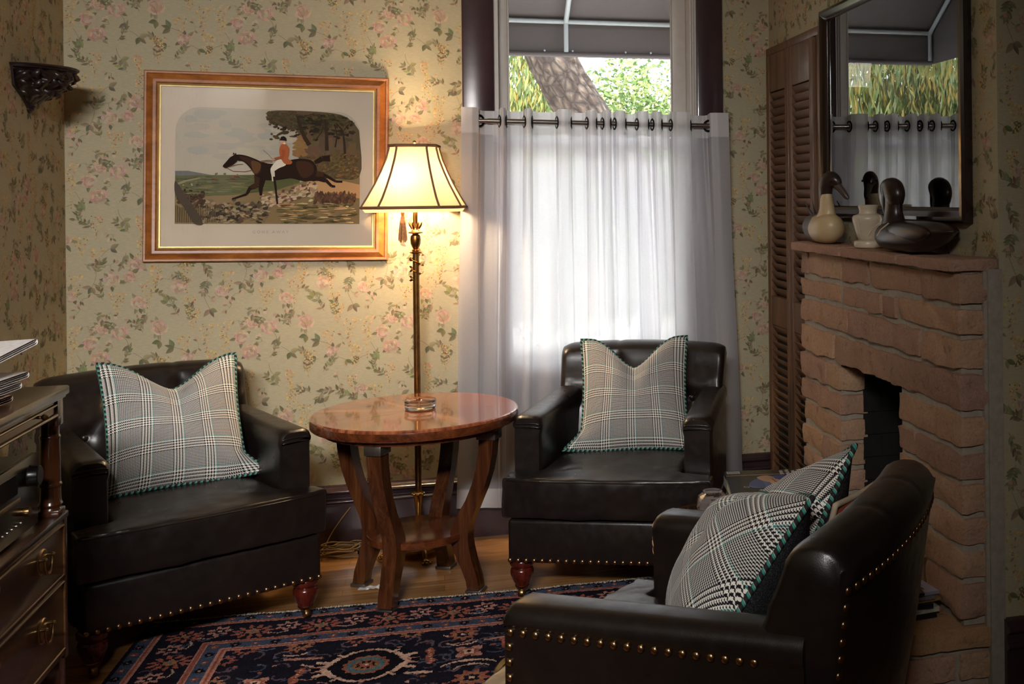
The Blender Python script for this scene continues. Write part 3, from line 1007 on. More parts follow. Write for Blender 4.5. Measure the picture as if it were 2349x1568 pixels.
    A.chain([(L_ + 4, 930), (150, 990), (200, 1080), (300, 1220), (390, 1400), (300, 1402), (220, 1270), (140, 1130), (L_ + 4, 1060)], g(84, 72, 62))
    for k in range(110): dab(rnd.uniform(1220, 2030), rnd.uniform(1170, 1400), rnd.uniform(16, 90), rnd.uniform(3, 10), jit(rnd.choice([g(92, 86, 50), g(196, 164, 118), g(176, 144, 100), g(74, 66, 44), g(110, 98, 58)])), rnd.uniform(-.05, .05))
    for k in range(26):
        A.line([(110 + k * 18, 1200 + rnd.uniform(-10, 20)), (114 + k * 18, 1390)], 5, g(76, 66, 52))
    # horse
    H = g(40, 26, 20); H2 = g(62, 40, 28); H3 = g(96, 66, 42)
    A.line([(1560, 700), (1640, 655), (1725, 648)], 40, H, 74)                         # docked tail
    A.line([(1480, 860), (1600, 870), (1680, 905)], 110, H, 52); A.line([(1680, 900), (1745, 970), (1785, 975)], 38, H, 24)   # near hind
    A.line([(1540, 820), (1660, 840)], 80, H2, 44); A.line([(1660, 838), (1790, 915), (1862, 918)], 34, H, 22)                # off hind
    A.line([(960, 850), (955, 960), (870, 1000)], 84, H2, 40); A.line([(875, 995), (840, 1070), (690, 1125)], 34, H, 16)      # near fore
    A.line([(1010, 880), (985, 1000), (990, 1085)], 60, H, 24)
    A.chain([(700, 650), (740, 622), (830, 632), (930, 670), (1010, 705), (1120, 722), (1240, 690), (1380, 660), (1500, 668), (1560, 710), (1585, 790), (1560, 870), (1470, 915),
             (1400, 905), (1300, 880), (1180, 900), (1050, 905), (950, 870), (905, 820), (860, 755), (800, 700), (745, 690)], H)
    A.chain([(690, 640), (720, 618), (745, 640), (740, 690), (700, 735), (660, 755), (625, 778), (596, 765), (592, 748), (630, 700), (665, 655)], H)
    A.chain([(760, 640), (860, 655), (960, 712), (990, 800), (940, 850), (905, 790), (850, 720), (790, 680)], H2)
    A.chain([(890, 690), (985, 720), (975, 800), (930, 838), (900, 790)], H3)
    A.chain([(1360, 700), (1480, 690), (1545, 740), (1540, 830), (1460, 880), (1400, 840)], H2)
    A.poly([(692, 624), (700, 598), (716, 618)], H); A.poly([(714, 622), (724, 600), (732, 624)], H)
    for p in ([(622, 770), (700, 812), (820, 815), (900, 795)], [(650, 765), (740, 735), (800, 730)], [(985, 692), (1060, 680), (1110, 690)], [(985, 704), (1060, 696), (1110, 704)]):
        A.line(p, 5, g(120, 60, 42))
    # rider
    A.line([(1110, 800), (1118, 850), (1122, 920)], 44, g(206, 196, 176), 30); A.line([(1126, 868), (1145, 1000), (1165, 1180)], 22, g(40, 28, 22), 20)
    A.chain([(1245, 690), (1250, 735), (1180, 770), (1135, 800), (1092, 800), (1098, 760), (1150, 690), (1200, 668)], g(212, 204, 186))
    A.chain([(1215, 488), (1250, 492), (1285, 540), (1282, 620), (1275, 660), (1318, 690), (1305, 722), (1245, 722), (1205, 672), (1182, 600), (1186, 530)], g(164, 90, 54))
    A.line([(1225, 560), (1225, 640), (1125, 668)], 40, g(150, 80, 48), 24); A.ell(1122, 672, 14, 12, g(196, 140, 104))
    A.ell(1222, 462, 26, 34, g(200, 152, 116)); A.poly([(1190, 470), (1186, 492), (1206, 500), (1216, 480)], g(200, 152, 116)); A.ell(1236, 486, 14, 10, g(210, 204, 190))
    A.chain([(1190, 440), (1200, 412), (1230, 406), (1252, 424), (1256, 456), (1230, 456), (1176, 450)], g(30, 28, 28))
    A.line([(1110, 670), (1060, 610), (1010, 568)], 4, g(110, 84, 60))
    return A.mb
MB().box(-.402, .402, -.0062, -.006, -.322, .324).build('sheet', plain('aged print paper', srgb(216, 198, 176), .75, var=.03, nscale=5), pic, smooth=0)
hunt_art().build('printed_scene', INK, pic, smooth=0)
text_mesh('caption', 'G O N E   A W A Y', .016, plain('faded caption ink', srgb(168, 156, 146), .8), pic,
          Matrix.Translation((0.006, -.0064, -.2555)) @ Matrix.Rotation(PI / 2, 4, 'X'))
MB().box(-.396, .396, -.0105, -.0085, -.318, .318).build('glass', M['picture_glass'], pic, smooth=0)

# ================================================================== FLOOR LAMP
LX, LY = -.096, 4.50
lamp = thing('floor_lamp', 'brass floor lamp with lit cream bell shade behind the round table', 'lamp', (LX, LY, 0))


def shade_mat(name, col, tl=.55):
    t = NT(name)
    v = t.coords(scale=(30, 30, 1.2))
    n = t.noise(v, 12, 3)
    c = t.ramp(n, [(0.2, tuple(q * .93 for q in col)), (0.8, col)])
    d = t.n('ShaderNodeBsdfDiffuse'); t.set(d, 'Color', c)
    l = t.n('ShaderNodeBsdfTranslucent'); t.set(l, 'Color', c)
    m1 = t.n('ShaderNodeMixShader'); m1.inputs[0].default_value = tl
    t.t.links.new(d.outputs[0], m1.inputs[1]); t.t.links.new(l.outputs[0], m1.inputs[2])
    t.t.links.new(m1.outputs[0], t.out.inputs[0])
    return t.m
M['shade'] = shade_mat('cream silk shade', srgb(222, 196, 154), .16)
M['trim_brown'] = plain('brown braid trim', srgb(120, 84, 56), .8)
PROF = [(1.617, .088, .056), (1.600, .088, .056), (1.560, .098, .062), (1.510, .117, .072), (1.460, .139, .084), (1.410, .165, .098), (1.372, .186, .112)]


def oct_ring(h, c, z, k=1.0):
    """cut-corner square: half width h, half face width c"""
    return [(x * k, y * k, z) for x, y in ((-c, -h), (c, -h), (h, -c), (h, c), (c, h), (-c, h), (-h, c), (-h, -c))]
RZ = Matrix.Rotation(R(-6), 4, 'Z')
mb = MB()
prof_s = []
for (z0, h0, c0_), (z1, h1, c1_) in zip(PROF, PROF[1:]):
    for t_ in (0, .5): prof_s.append((z0 + (z1 - z0) * t_, h0 + (h1 - h0) * t_, c0_ + (c1_ - c0_) * t_))
prof_s.append(PROF[-1])
mb.rings([oct_ring(h, c, z) for z, h, c in prof_s], cap0=False, cap1=False)
shade = mb.xf(RZ).build('lamp_shade', M['shade'], lamp, smooth=20)
mb = MB(); mb.rings([oct_ring(.186, .112, 1.372), oct_ring(.174, .106, 1.353)], cap0=False, cap1=False)
mb.xf(RZ).build('turned_in_skirt', M['shade'], shade, smooth=20)
mb = MB()
for i in range(8): mb.tube([oct_ring(h + .001, c + .0005, z)[i] for z, h, c in prof_s], .0040, 6)
for z, h, c, r in ((1.612, .0895, .057, .0060), (1.371, .1875, .1125, .0058)):
    mb.tube(oct_ring(h, c, z), r, 6, True)
mb.xf(RZ).build('braid_trim', M['trim_brown'], shade)
M['bulb'] = NT('lit bulb').m
bt = M['bulb'].node_tree; bt.nodes['Principled BSDF'].inputs['Emission Color'].default_value = (1, .72, .36, 1)
bt.nodes['Principled BSDF'].inputs['Emission Strength'].default_value = 25
for s_, y_ in ((-.05, -.035), (.05, .035)): MB().lathe([(.008, 0), (.012, .012), (.013, .02)], (s_, y_, 1.40), 12).build('socket', M['brass_old'], lamp)
for s_, y_ in ((-.05, -.035), (.05, .035)):
    MB().ball((s_, y_, 1.448), .026, rz=.031, seg=14, rg=10).build('bulb', M['bulb'], lamp, smooth=180)
for nm, x_, y_ in (('lamp_bulb_light', -.05, -.035), ('lamp_bulb_light', .05, .035)):
    light(nm, 'POINT', (LX + x_, LY + y_ - .004, 1.447), (0, 0, 0), 44.0, (1.0, .75, .46), shadow_soft_size=.034)
mb = MB(); mb.tube([(-.05, -.035, 1.40), (0, 0, 1.392), (.05, .035, 1.40)], .006, 8); mb.tube([(0, 0, 1.39), (0, 0, 1.625)], .003, 8)
mb.ball((0, 0, 1.628), .007, seg=10, rg=8); mb.build('socket_arm', M['brass_old'], lamp)
mb = MB()
mb.lathe([(.0095, 1.25), (.0085, 1.39)], seg=14)
mb.build('stem', M['brass'], lamp)
mb = MB()                                                 # leaf collar, cup and drip pan
mb.lathe([(.008, 1.292), (.012, 1.282), (.018, 1.276), (.028, 1.272), (.028, 1.269), (.012, 1.266), (.011, 1.262)], seg=20)
mb.lathe([(.011, 1.264), (.018, 1.258), (.020, 1.245), (.019, 1.228), (.014, 1.214), (.009, 1.206), (.014, 1.202), (.012, 1.197), (.024, 1.194), (.022, 1.190), (.010, 1.186)], seg=20)
for k in range(6):
    a = 2 * PI * k / 6
    mb.tube([(.010 * math.cos(a), .010 * math.sin(a), 1.286), (.018 * math.cos(a), .018 * math.sin(a), 1.302), (.026 * math.cos(a), .026 * math.sin(a), 1.312)], [.006, .007, .001], 6, flat=.4)
mb.build('cup_collar', M['bronze'], lamp)
mb = MB(); mb.lathe([(.0105, .245), (.0105, 1.19)], seg=18)
for k in range(9):
    a = 2 * PI * k / 9; mb.tube([(.0105 * math.cos(a), .0105 * math.sin(a), .245), (.0105 * math.cos(a), .0105 * math.sin(a), 1.19)], .0022, 5)
mb.build('reeded_pole', M['bronze'], lamp)
mb = MB()                                                 # vine winding round the top of the pole
vine = [(.0165 * math.cos(k * .42), .0165 * math.sin(k * .42), 1.185 - k * .0026) for k in range(40)]
mb.tube(vine, .0028, 6)
rv = random.Random(3)
for k in range(0, 40, 3):
    p = Vector(vine[k]); d = Vector((p.x, p.y, rv.uniform(-.012, .012))).normalized()
    mb.tube([p, p + d * .008, p + d * .016], [.002, .0055, .0008], 5, flat=.35)
mb.build('vine', M['bronze'], lamp)
mb = MB()
mb.lathe([(.010, .25), (.022, .243), (.024, .236), (.017, .226), (.014, .20), (.011, .17), (.010, .13), (.013, .12), (.013, .09), (.020, .075), (.024, .06), (.018, .052), (.018, .046)], seg=20)
for k in range(8):
    a = 2 * PI * k / 8; mb.ball((.022 * math.cos(a), .022 * math.sin(a), .238), .006, seg=8, rg=6)
mb.build('lower_collar', M['brass'], lamp)
mb = MB(); mb.lathe([(.020, .05), (.060, .044), (.085, .036), (.090, .028), (.086, .022), (.03, .02)], seg=28)
mb.build('base_plate', M['bronze'], lamp)
for k in range(4):
    a = R(-78 + 90 * k)
    P = lambda r, z: (r * math.cos(a), r * math.sin(a), z)
    mb = MB(); mb.tube([P(.05, .034), P(.085, .045), P(.112, .034), P(.126, .014), P(.138, .009)], [.008, .011, .010, .008, .009], 8)
    mb.ball(P(.140, .010), .012, .012, .010, 10, 8)
    for da in (-.1, 0, .1): mb.ball((.15 * math.cos(a + da * .9), .15 * math.sin(a + da * .9), .006), .0055, seg=8, rg=6)
    mb.build('claw_foot', M['brass'], lamp)
mb = MB(); mb.tube([(-.045, -.10, 1.40), (-.0445, -.10, 1.352)], .0012, 5)
pull = mb.build('pull_cord', M['cord'], lamp)
tas = plain('gold tassel thread', srgb(176, 134, 92), .7, var=.3, nscale=120)
mb = MB(); mb.lathe([(.002, 1.357), (.007, 1.353), (.008, 1.348), (.0055, 1.342), (.0085, 1.330), (.0095, 1.322), (.0115, 1.318), (.0115, 1.308), (.0095, 1.305)], (-.0445, -.10, 0), 14)
for k in range(26):
    a = 2 * PI * k / 26; q = .006 + .005 * (k % 3) / 2
    mb.tube([(-.0445 + q * math.cos(a), -.10 + q * math.sin(a), 1.307), (-.0445 + 1.35 * q * math.cos(a), -.10 + 1.35 * q * math.sin(a), 1.27), (-.0445 + 1.5 * q * math.cos(a), -.10 + 1.5 * q * math.sin(a), 1.236 + .004 * (k % 4))], .0016, 4)
mb.build('tassel', tas, pull)

# ================================================================== ROUND TABLE
TXc, TYc, TR, TZ = -.091, 4.105, .36, .642
TA = 64


def top_mat():
    t = NT('sunburst rosewood veneer')
    tc = t.n('ShaderNodeTexCoord'); sp = t.n('ShaderNodeSeparateXYZ'); t.t.links.new(tc.outputs['Object'], sp.inputs[0])
    ang = t.math('ARCTAN2', sp.outputs[1], sp.outputs[0])
    n = 16
    q = t.math('MULTIPLY', ang, n / (2 * PI)); fl = t.math('FLOOR', q)
    da = t.math('MULTIPLY', t.math('SUBTRACT', t.math('SUBTRACT', q, fl), .5), 2 * PI / n)
    r = t.math('SQRT', t.math('ADD', t.math('MULTIPLY', sp.outputs[0], sp.outputs[0]), t.math('MULTIPLY', sp.outputs[1], sp.outputs[1])))
    along = t.math('MULTIPLY', r, t.math('COSINE', da)); acr = t.math('MULTIPLY', r, t.math('SINE', da))
    cb = t.n('ShaderNodeCombineXYZ'); t.set(cb, 0, t.math('MULTIPLY', along, .08)); t.set(cb, 1, t.math('ABSOLUTE', acr)); t.set(cb, 2, t.math('MULTIPLY', fl, 3.1))
    g1 = t.noise(cb.outputs[0], 42, 4, .6); g2 = t.noise(cb.outputs[0], 190, 3, .6)
    c = t.ramp(g1, [(.30, srgb(78, 34, 20)), (.5, srgb(140, 76, 48)), (.72, srgb(182, 112, 76))])
    c = t.mix(t.math('MULTIPLY', t.ramp(g2, [(.5, (0, 0, 0)), (.8, (1, 1, 1))]), .4), c, srgb(70, 32, 18))
    t.base(c, .13, 0, Coat_Weight=.8, Coat_Roughness=.05)
    return t.m

tab = thing('round_table', 'round polished wood table with curved legs and lower shelf', 'table', (TXc, TYc, 0), R(TA))
mb = MB(); mb.lathe([(0, TZ), (TR - .006, TZ), (TR - .001, TZ - .003), (TR, TZ - .008), (TR, TZ - .034), (TR - .004, TZ - .039), (TR - .012, TZ - .040), (0, TZ - .040)], seg=96)
mb.build('tabletop', top_mat(), tab, smooth=30)
mb = MB(); mb.lathe([(TR + .0005, TZ - .010), (TR + .0012, TZ - .014), (TR + .0012, TZ - .030), (TR - .0005, TZ - .036)], seg=96)
mb.build('edge_band', M['table_edge'], tab, smooth=30)
mb = MB(); mb.lathe([(.30, TZ - .040), (.322, TZ - .040), (.322, TZ - .052), (.318, TZ - .060), (.30, TZ - .062), (.285, TZ - .062), (.285, TZ - .040)], seg=72)
mb.build('apron', M['table_edge'], tab, smooth=30)
mb = MB(); mb.lathe([(0, .216), (.168, .216), (.175, .213), (.176, .206), (.176, .192), (.172, .188), (0, .188)], seg=64)
mb.build('lower_shelf', M['table_edge'], tab, smooth=30)
pewter = plain('pewter cap', srgb(128, 118, 112), .35, .9)
rad = [(.012, .222), (.05, .216), (.10, .198), (.15, .180), (.19, .170), (.22, .172), (.26, .186), (.32, .217), (.38, .243), (.44, .262), (.50, .273), (.55, .277), (.583, .277)]
for k in range(4):
    a = PI / 2 * k
    ca, sa = math.cos(a), math.sin(a)
    rs = []
    for i, (z, r) in enumerate(rad):
        d = .022 + .012 * math.exp(-((z - .2) / .07) ** 2) + .006 * max(0, (z - .3) / .3)
        wd = .026
        n0 = rad[max(i - 1, 0)]; n1 = rad[min(i + 1, len(rad) - 1)]
        dz, dr = n1[0] - n0[0], n1[1] - n0[1]; L = math.hypot(dz, dr); tz, trr = dz / L, dr / L
        rr = [((r + s * d * tz), s2 * wd, z - s * d * trr) for s, s2 in ((-1, -1), (1, -1), (1, 1), (-1, 1))]
        rs.append([(x * ca - y * sa, x * sa + y * ca, z_) for x, y, z_ in rr])
    leg = MB().rings(rs).build('leg', M['table_wood'], tab, smooth=30)
    mb = MB(); mb.rbox(.277 - .036, .277 + .036, -.031, .031, .548, .5815, .003, mat=Matrix.Rotation(a, 4, 'Z')); mb.build('capital', pewter, leg)
    mb = MB(); mb.rbox(.222 - .029, .222 + .029, -.031, .031, 0, .013, .003, mat=Matrix.Rotation(a, 4, 'Z')); mb.build('foot_plate', pewter, leg)

clear = NT('clear glass'); clear.base((1, 1, 1), 0.02, 0, Transmission_Weight=1.0, IOR=1.48)
M['clear'] = clear.m
ash = thing('glass_ashtray', 'ribbed clear glass ashtray in the middle of the round table', 'ashtray', (-.078, 4.13, TZ))
mb = MB()
mb.lathe([(0, .0005), (.050, .0005), (.053, .003), (.0545, .008), (.052, .011), (.055, .014), (.0555, .019), (.053, .022), (.056, .025), (.0565, .031), (.054, .034), (.049, .034), (.046, .031), (.045, .010), (.040, .007), (0, .007)], seg=40)
mb.build('bowl', M['clear'], ash, smooth=50)

# ================================================================== LOUVRED CUPBOARD DOOR
dr = bpy.data.objects.new('door_1', None); COL.objects.link(dr); structure(dr)
DY0, DY1, DZ = 3.955, 4.645, 2.052
mb = MB()
mb.rbox(XR - .020, XR, DY0, DY0 + .032, 0, DZ - .032, .003); mb.rbox(XR - .020, XR, DY1 - .034, DY1, 0, DZ - .032, .003)
mb.rbox(XR - .022, XR, DY0, DY1, DZ - .034, DZ, .003)
mb.build('door_casing', M['door_wood_v'], dr)
for a0, a1 in ((DY0 + .034, (DY0 + DY1) / 2 - .002), ((DY0 + DY1) / 2 + .002, DY1 - .036)):
    mb = MB()
    x0, x1 = XR - .034, XR - .004
    mb.rbox(x0, x1, a0, a0 + .042, .012, DZ - .038, .003); mb.rbox(x0, x1, a1 - .042, a1, .012, DZ - .038, .003)
    mb.rbox(x0 + .002, x1 - .002, a0 + .04, a1 - .04, DZ - .20, DZ - .038, .003)
    mb.rbox(x0 + .002, x1 - .002, a0 + .04, a1 - .04, .84, .965, .003)
    mb.rbox(x0 + .002, x1 - .002, a0 + .04, a1 - .04, .012, .14, .003)
    lf = mb.build('door_leaf', M['door_wood_v'], dr)
    mb = MB()
    for z0, z1 in ((.145, .838), (.968, DZ - .203)):
        n = int((z1 - z0) / .0345)
        for k in range(n):
            z = z0 + (k + .5) * (z1 - z0) / n
            mb.rbox(-.019, .019, a0 + .041, a1 - .041, -.0028, .0028, .0022, 2, 0, Matrix.Translation((XR - .018, 0, z)) @ Matrix.Rotation(R(58), 4, 'Y'))
    mb.build('slats', M['door_wood'], lf)
    mb = MB(); mb.box(XR - .006, XR - .003, a0 + .01, a1 - .01, .02, DZ - .05); mb.build('shadow_back', M['soot_and_shade'], lf)  # dark sheet standing in for the shade behind the slats
for z in (1.42, .35):
    MB().rbox(XR - .0235, XR - .0195, DY1 - .037, DY1 - .030, z - .035, z + .035, .001).build('hinge', M['brass_old'], dr)

# ================================================================== FIREPLACE
XF = 1.308


def stone_mat():
    t = NT('rough sandstone')
    v = t.coords()
    a = t.n('ShaderNodeAttribute', attribute_name='Col')
    n1 = t.noise(v, 9, 5, .65); n2 = t.noise(v, 140, 4, .7); n3 = t.noise(v, 34, 5, .7, .6)
    c = t.mix(t.math('MULTIPLY', n1, .42), a.outputs['Color'], srgb(136, 106, 90))
    c = t.mix(t.ramp(n2, [(.42, (0, 0, 0)), (.72, (.35, .35, .35))]), c, srgb(90, 66, 54))
    c = t.mix(t.ramp(n3, [(.3, (.5, .5, .5)), (.42, (0, 0, 0))]), c, srgb(72, 52, 44))
    t.base(c, .92); t.b.inputs['Specular IOR Level'].default_value = .2
    t.bump(t.math('ADD', t.math('MULTIPLY', n3, 1.6), t.math('MULTIPLY', n2, .5)), .55, .006)
    return t.m
M['stone'] = stone_mat()
M['mortar'] = plain('grey mortar', srgb(154, 144, 130), .95, nscale=60, bump=.5)
STC = [srgb(188, 150, 120), srgb(180, 143, 117), srgb(192, 155, 124), srgb(174, 138, 116), srgb(182, 145, 122), srgb(196, 160, 128)]
srn = random.Random(19)


def stone(mb, x0, x1, y0, y1, z0, z1, rough=.006, rad=.008, col=None, cell=.016, face='-x'):
    """rock-faced block: subdivided box, rounded edges, fractal displacement"""
    col = col or (lambda f: tuple(q * f * srn.uniform(.98, 1.02) for q in srn.choice(STC)))(srn.uniform(.86, 1.08))
    lo = Vector((x0, y0, z0)); hi = Vector((x1, y1, z1)); seed = Vector((srn.uniform(0, 90), srn.uniform(0, 90), srn.uniform(0, 90)))
    n = [max(2, min(26, round((hi[i] - lo[i]) / cell))) for i in range(3)]
    tw = [srn.uniform(-1, 1) for _ in range(6)]

    def disp(p):
        q = Vector(p)
        inn = Vector([min(max(q[i], lo[i] + rad), hi[i] - rad) for i in range(3)])
        d = q - inn
        if d.length > 1e-9:
            d = d.normalized(); q = inn + d * rad
        f = noise.fractal(q * 16 + seed, 1.0, 2.0, 4)
        g = noise.noise(q * 7 + seed)
        ridge = abs(noise.noise(q * 22 + seed * 2))
        k = rough * (f * .9 + g * .8 - ridge * .6)
        q = q + d * k
        yc = (q.y - (y0 + y1) / 2) / max(.01, (y1 - y0)); zc = (q.z - (z0 + z1) / 2) / max(.01, (z1 - z0))
        q.x += .006 * (tw[0] * yc + tw[1] * zc) * (1 if q.x < (x0 + x1) / 2 else 0)
        q.z += .004 * (tw[2] * yc + tw[3] * noise.noise(Vector((q.y * 9, 3, seed.z))))
        q.y += .003 * tw[4] * zc
        return q
    vs = []; fs = []; idx = {}

    def vid(i, j, k):
        if (i, j, k) not in idx:
            p = (x0 + (x1 - x0) * i / n[0], y0 + (y1 - y0) * j / n[1], z0 + (z1 - z0) * k / n[2])
            idx[(i, j, k)] = len(vs); vs.append(disp(p))
        return idx[(i, j, k)]
    for i in range(n[0]):
        for j in range(n[1]):
            fs.append((vid(i, j, 0), vid(i, j + 1, 0), vid(i + 1, j + 1, 0), vid(i + 1, j, 0)))
            fs.append((vid(i, j, n[2]), vid(i + 1, j, n[2]), vid(i + 1, j + 1, n[2]), vid(i, j + 1, n[2])))
    for i in range(n[0]):
        for k in range(n[2]):
            fs.append((vid(i, 0, k), vid(i + 1, 0, k), vid(i + 1, 0, k + 1), vid(i, 0, k + 1)))
            fs.append((vid(i, n[1], k), vid(i, n[1], k + 1), vid(i + 1, n[1], k + 1), vid(i + 1, n[1], k)))
    for j in range(n[1]):
        for k in range(n[2]):
            fs.append((vid(0, j, k), vid(0, j, k + 1), vid(0, j + 1, k + 1), vid(0, j + 1, k)))
    mb.add(vs, fs, 0, None, col)

fp = thing('fireplace', 'rough sandstone fireplace with dark opening, stone mantel and raised hearth', 'fireplace', (XF, 3.26, 0))
fo = Vector((XF, 3.26, 0))
Y0, Y1 = 2.606, 3.912
ROWS = [  # z0, z1, vertical joints between Y0 and Y1 (far to near)
    (1.108, 1.190, [3.83, 3.484, 3.237, 2.845]), (1.029, 1.094, [3.497, 3.137, 3.018]), (.936, 1.018, [3.778, 3.422, 2.849]),
    (.826, .921, [3.562, 3.068]), (.730, .812, None, [3.642, FY1], []), (.646, .716, None, [3.73, FY1], [2.894]),
    (.556, .634, None, [FY1], []), (.470, .546, None, [3.70, 3.625, FY1], [2.80]), (.386, .459, None, [3.70, FY1], []), (.284, .374, None, [3.60, FY1], [2.83])]
mb = MB()
g = .013
for row in ROWS:
    z0, z1 = row[0], row[1]
    if row[2] is not None: spans = [Y1] + row[2] + [Y0]; segs = list(zip(spans, spans[1:]))
    else:
        l = [Y1] + row[3]; r = [FY0] + row[4] + [Y0]
        segs = list(zip(l, l[1:])) + list(zip(r, r[1:]))
    for a, b in segs:
        ya = a if a in (Y1, FY0) else a - g / 2
        yb = b if b in (Y0, FY1) else b + g / 2
        xr = XR - .012 - (srn.uniform(0, .018) if b == Y0 else 0)
        stone(mb, XF + srn.uniform(-.004, .004), xr, yb, ya, z0 + srn.uniform(-.002, .002), z1 - srn.uniform(-.002, .002), .007)
mb.xf(Matrix.Translation(-fo)); mb.build('stones', M['stone'], fp, smooth=50)
mb = MB()
mx = XF + .012
mb.box(mx, XR, FY1 + .014, Y1 - .016, .262, 1.195); mb.box(mx, XR, Y0 + .012, FY0 - .014, .262, 1.195); mb.box(mx, XR, FY0 - .014, FY1 + .014, FZ1 + .012, 1.195)
mb.box(mx + .06, XR, Y0 - .001, Y0 + .012, .255, 1.20)
mb.xf(Matrix.Translation(-fo)); mb.build('mortar', M['mortar'], fp, smooth=0)
mb = MB()
js = [3.93, 3.415, 2.95, 2.601]
for a, b in zip(js, js[1:]):
    stone(mb, 1.276 + srn.uniform(-.002, .003), XR - .004, b + (.004 if b > 2.7 else 0), a - (.004 if a < 3.9 else 0), 1.195, 1.2275, .003, .006, tuple(q * srn.uniform(.95, 1.05) for q in srgb(178, 140, 118)), .014)
mb.xf(Matrix.Translation(-fo)); mb.build('mantel_shelf', M['stone'], fp, smooth=50)
mb = MB()
HX0 = .985
for a, b in ((3.92, 3.48), (3.472, 3.03), (3.022, 2.604)):
    stone(mb, HX0, XF + .10, b, a, .203, .262, .004, .007, srgb(184, 144, 104), .02)
for z0, z1 in ((.118, .192), (.012, .106)):
    ys = [3.91, 3.62, 3.3, 3.02, 2.61] if z0 > .1 else [3.91, 3.5, 3.12, 2.8, 2.61]
    for a, b in zip(ys, ys[1:]): stone(mb, HX0 + .02, HX0 + .12, b + .004, a - .004, z0, z1, .006)
    xs = [HX0 + .02, 1.14, 1.30, 1.395] if z0 > .1 else [HX0 + .02, 1.22, 1.39]
    for a, b in zip(xs, xs[1:]): stone(mb, a + .004, b - .004, 2.61, 2.70, z0, z1, .006)
mb.xf(Matrix.Translation(-fo)); hs = mb.build('hearth', M['stone'], fp, smooth=50)
mb = MB(); mb.box(HX0 + .035, XR, 2.622, 3.905, 0, .205); mb.box(1.39, XR + .006, 2.598, 2.63, 0, 1.20)
mb.xf(Matrix.Translation(-fo)); mb.build('hearth_mortar', M['mortar'], hs, smooth=0)
mb = MB()                                                # firebox lined with sooty brick
bx = XR + .36
def bwall(p, u, v, nu, nv):
    p, u, v = Vector(p), Vector(u), Vector(v); nrm = u.cross(v).normalized()
    for i in range(nv):
        off = .5 if i % 2 else 0
        for j in range(-1, nu + 1):
            a = max(0, (j + off + .03) / nu); b = min(1, (j + off + .97) / nu)
            if b - a < .02: continue
            q = [p + u * a + v * ((i + .06) / nv), p + u * b + v * ((i + .06) / nv), p + u * b + v * ((i + .94) / nv), p + u * a + v * ((i + .94) / nv)]
            mb.rings([q, [x + nrm * .006 for x in q]])
    mb.add([p, p + u, p + u + v, p + v], [(0, 1, 2, 3)])
bwall((bx, FY0 - .0, .262), (0, FY1 - FY0, 0), (0, 0, .62), 3, 8)
bwall((XR - .03, FY1 + .006, .262), (bx - XR + .03, 0, 0), (0, 0, .62), 3, 8)
bwall((bx, FY0 - .006, .262), (XR - bx - .03, 0, 0), (0, 0, .62), 3, 8)
mb.box(XR - .1, bx, FY0 - .01, FY1 + .01, .88, .90); mb.box(XF + .02, bx, FY0 - .01, FY1 + .01, .24, .2615)
mb.box(bx + .002, bx + .05, FY0 - .05, FY1 + .05, .2, .92); mb.box(XR + T - .002, bx + .05, FY1 + .02, FY1 + .06, .2, .92); mb.box(XR + T - .002, bx + .05, FY0 - .06, FY0 - .02, .2, .92)
mb.xf(Matrix.Translation(-fo)); mb.build('firebox', M['soot_and_shade'], fp, smooth=0)

# ---- magazines lying on the hearth
gloss = attr_color('magazine cover ink', .22, spec=.5)
PAGE = plain('magazine page edges', srgb(182, 178, 168), .7, nscale=300)


def magazine(name, label, loc, rz, w, h, t, cover, group=None, spine=None):
    m = thing(name, label, 'magazine' if name == 'magazine' else 'book', loc, rz, group)
    b = MB(); b.rbox(-w / 2, w / 2, -h / 2, h / 2, .0006, t - .0006, .0012, 1); b.build('pages', PAGE, m)
    c = MB(); c.box(-w / 2 - .001, w / 2 + .001, -h / 2 - .001, h / 2 + .001, t - .0006, t); c.box(-w / 2 - .001, w / 2 + .001, -h / 2 - .001, h / 2 + .001, 0, .0006)
    c.box(-w / 2 - .0012, w / 2 + .0012, -h / 2 - .0015, -h / 2 - .0008, 0, t)
    c.build('cover', cover, m, smooth=0)
    return m
navy = plain('navy magazine cover', srgb(30, 32, 44), .22); dk = plain('black magazine cover', srgb(24, 24, 26), .25)
floral = plain('pale floral cover', srgb(176, 174, 160), .4, var=.3, nscale=40); grey_c = plain('grey magazine cover', srgb(120, 118, 120), .3)
lav = plain('lavender magazine cover', srgb(150, 148, 170), .3); tan_c = plain('ochre magazine cover', srgb(150, 120, 70), .35)
MZ = .262
pile = [('book', 'grey book at the bottom of the pile on the far hearth', .30, .26, .030, grey_c, .02), ('book', 'pale floral-covered book second from bottom on far hearth', .30, .25, .034, floral, -.05),
        ('book', 'tan book in the middle of the far hearth pile', .29, .25, .026, tan_c, .04), ('book', 'pale patterned book third from top on the far hearth', .33, .27, .028, floral, -.03),
        ('book', 'thick dark-covered book just under the man-in-blue magazine', .33, .29, .038, dk, .03)]
zz = MZ + .002
for nm, lb, w, h, t, c, a in pile:
    magazine(nm, lb, (1.098, 3.55, zz), R(-8) + a, w, h, t, c, 'books and magazines piled on the far hearth'); zz += t + .0008
mag = magazine('magazine', 'glossy wine magazine with man in blue shirt on cover, topmost on hearth', (1.098, 3.532, zz), R(-10), .345, .325, .008, navy, 'books and magazines piled on the far hearth')
mgl = NT('cover gloss')


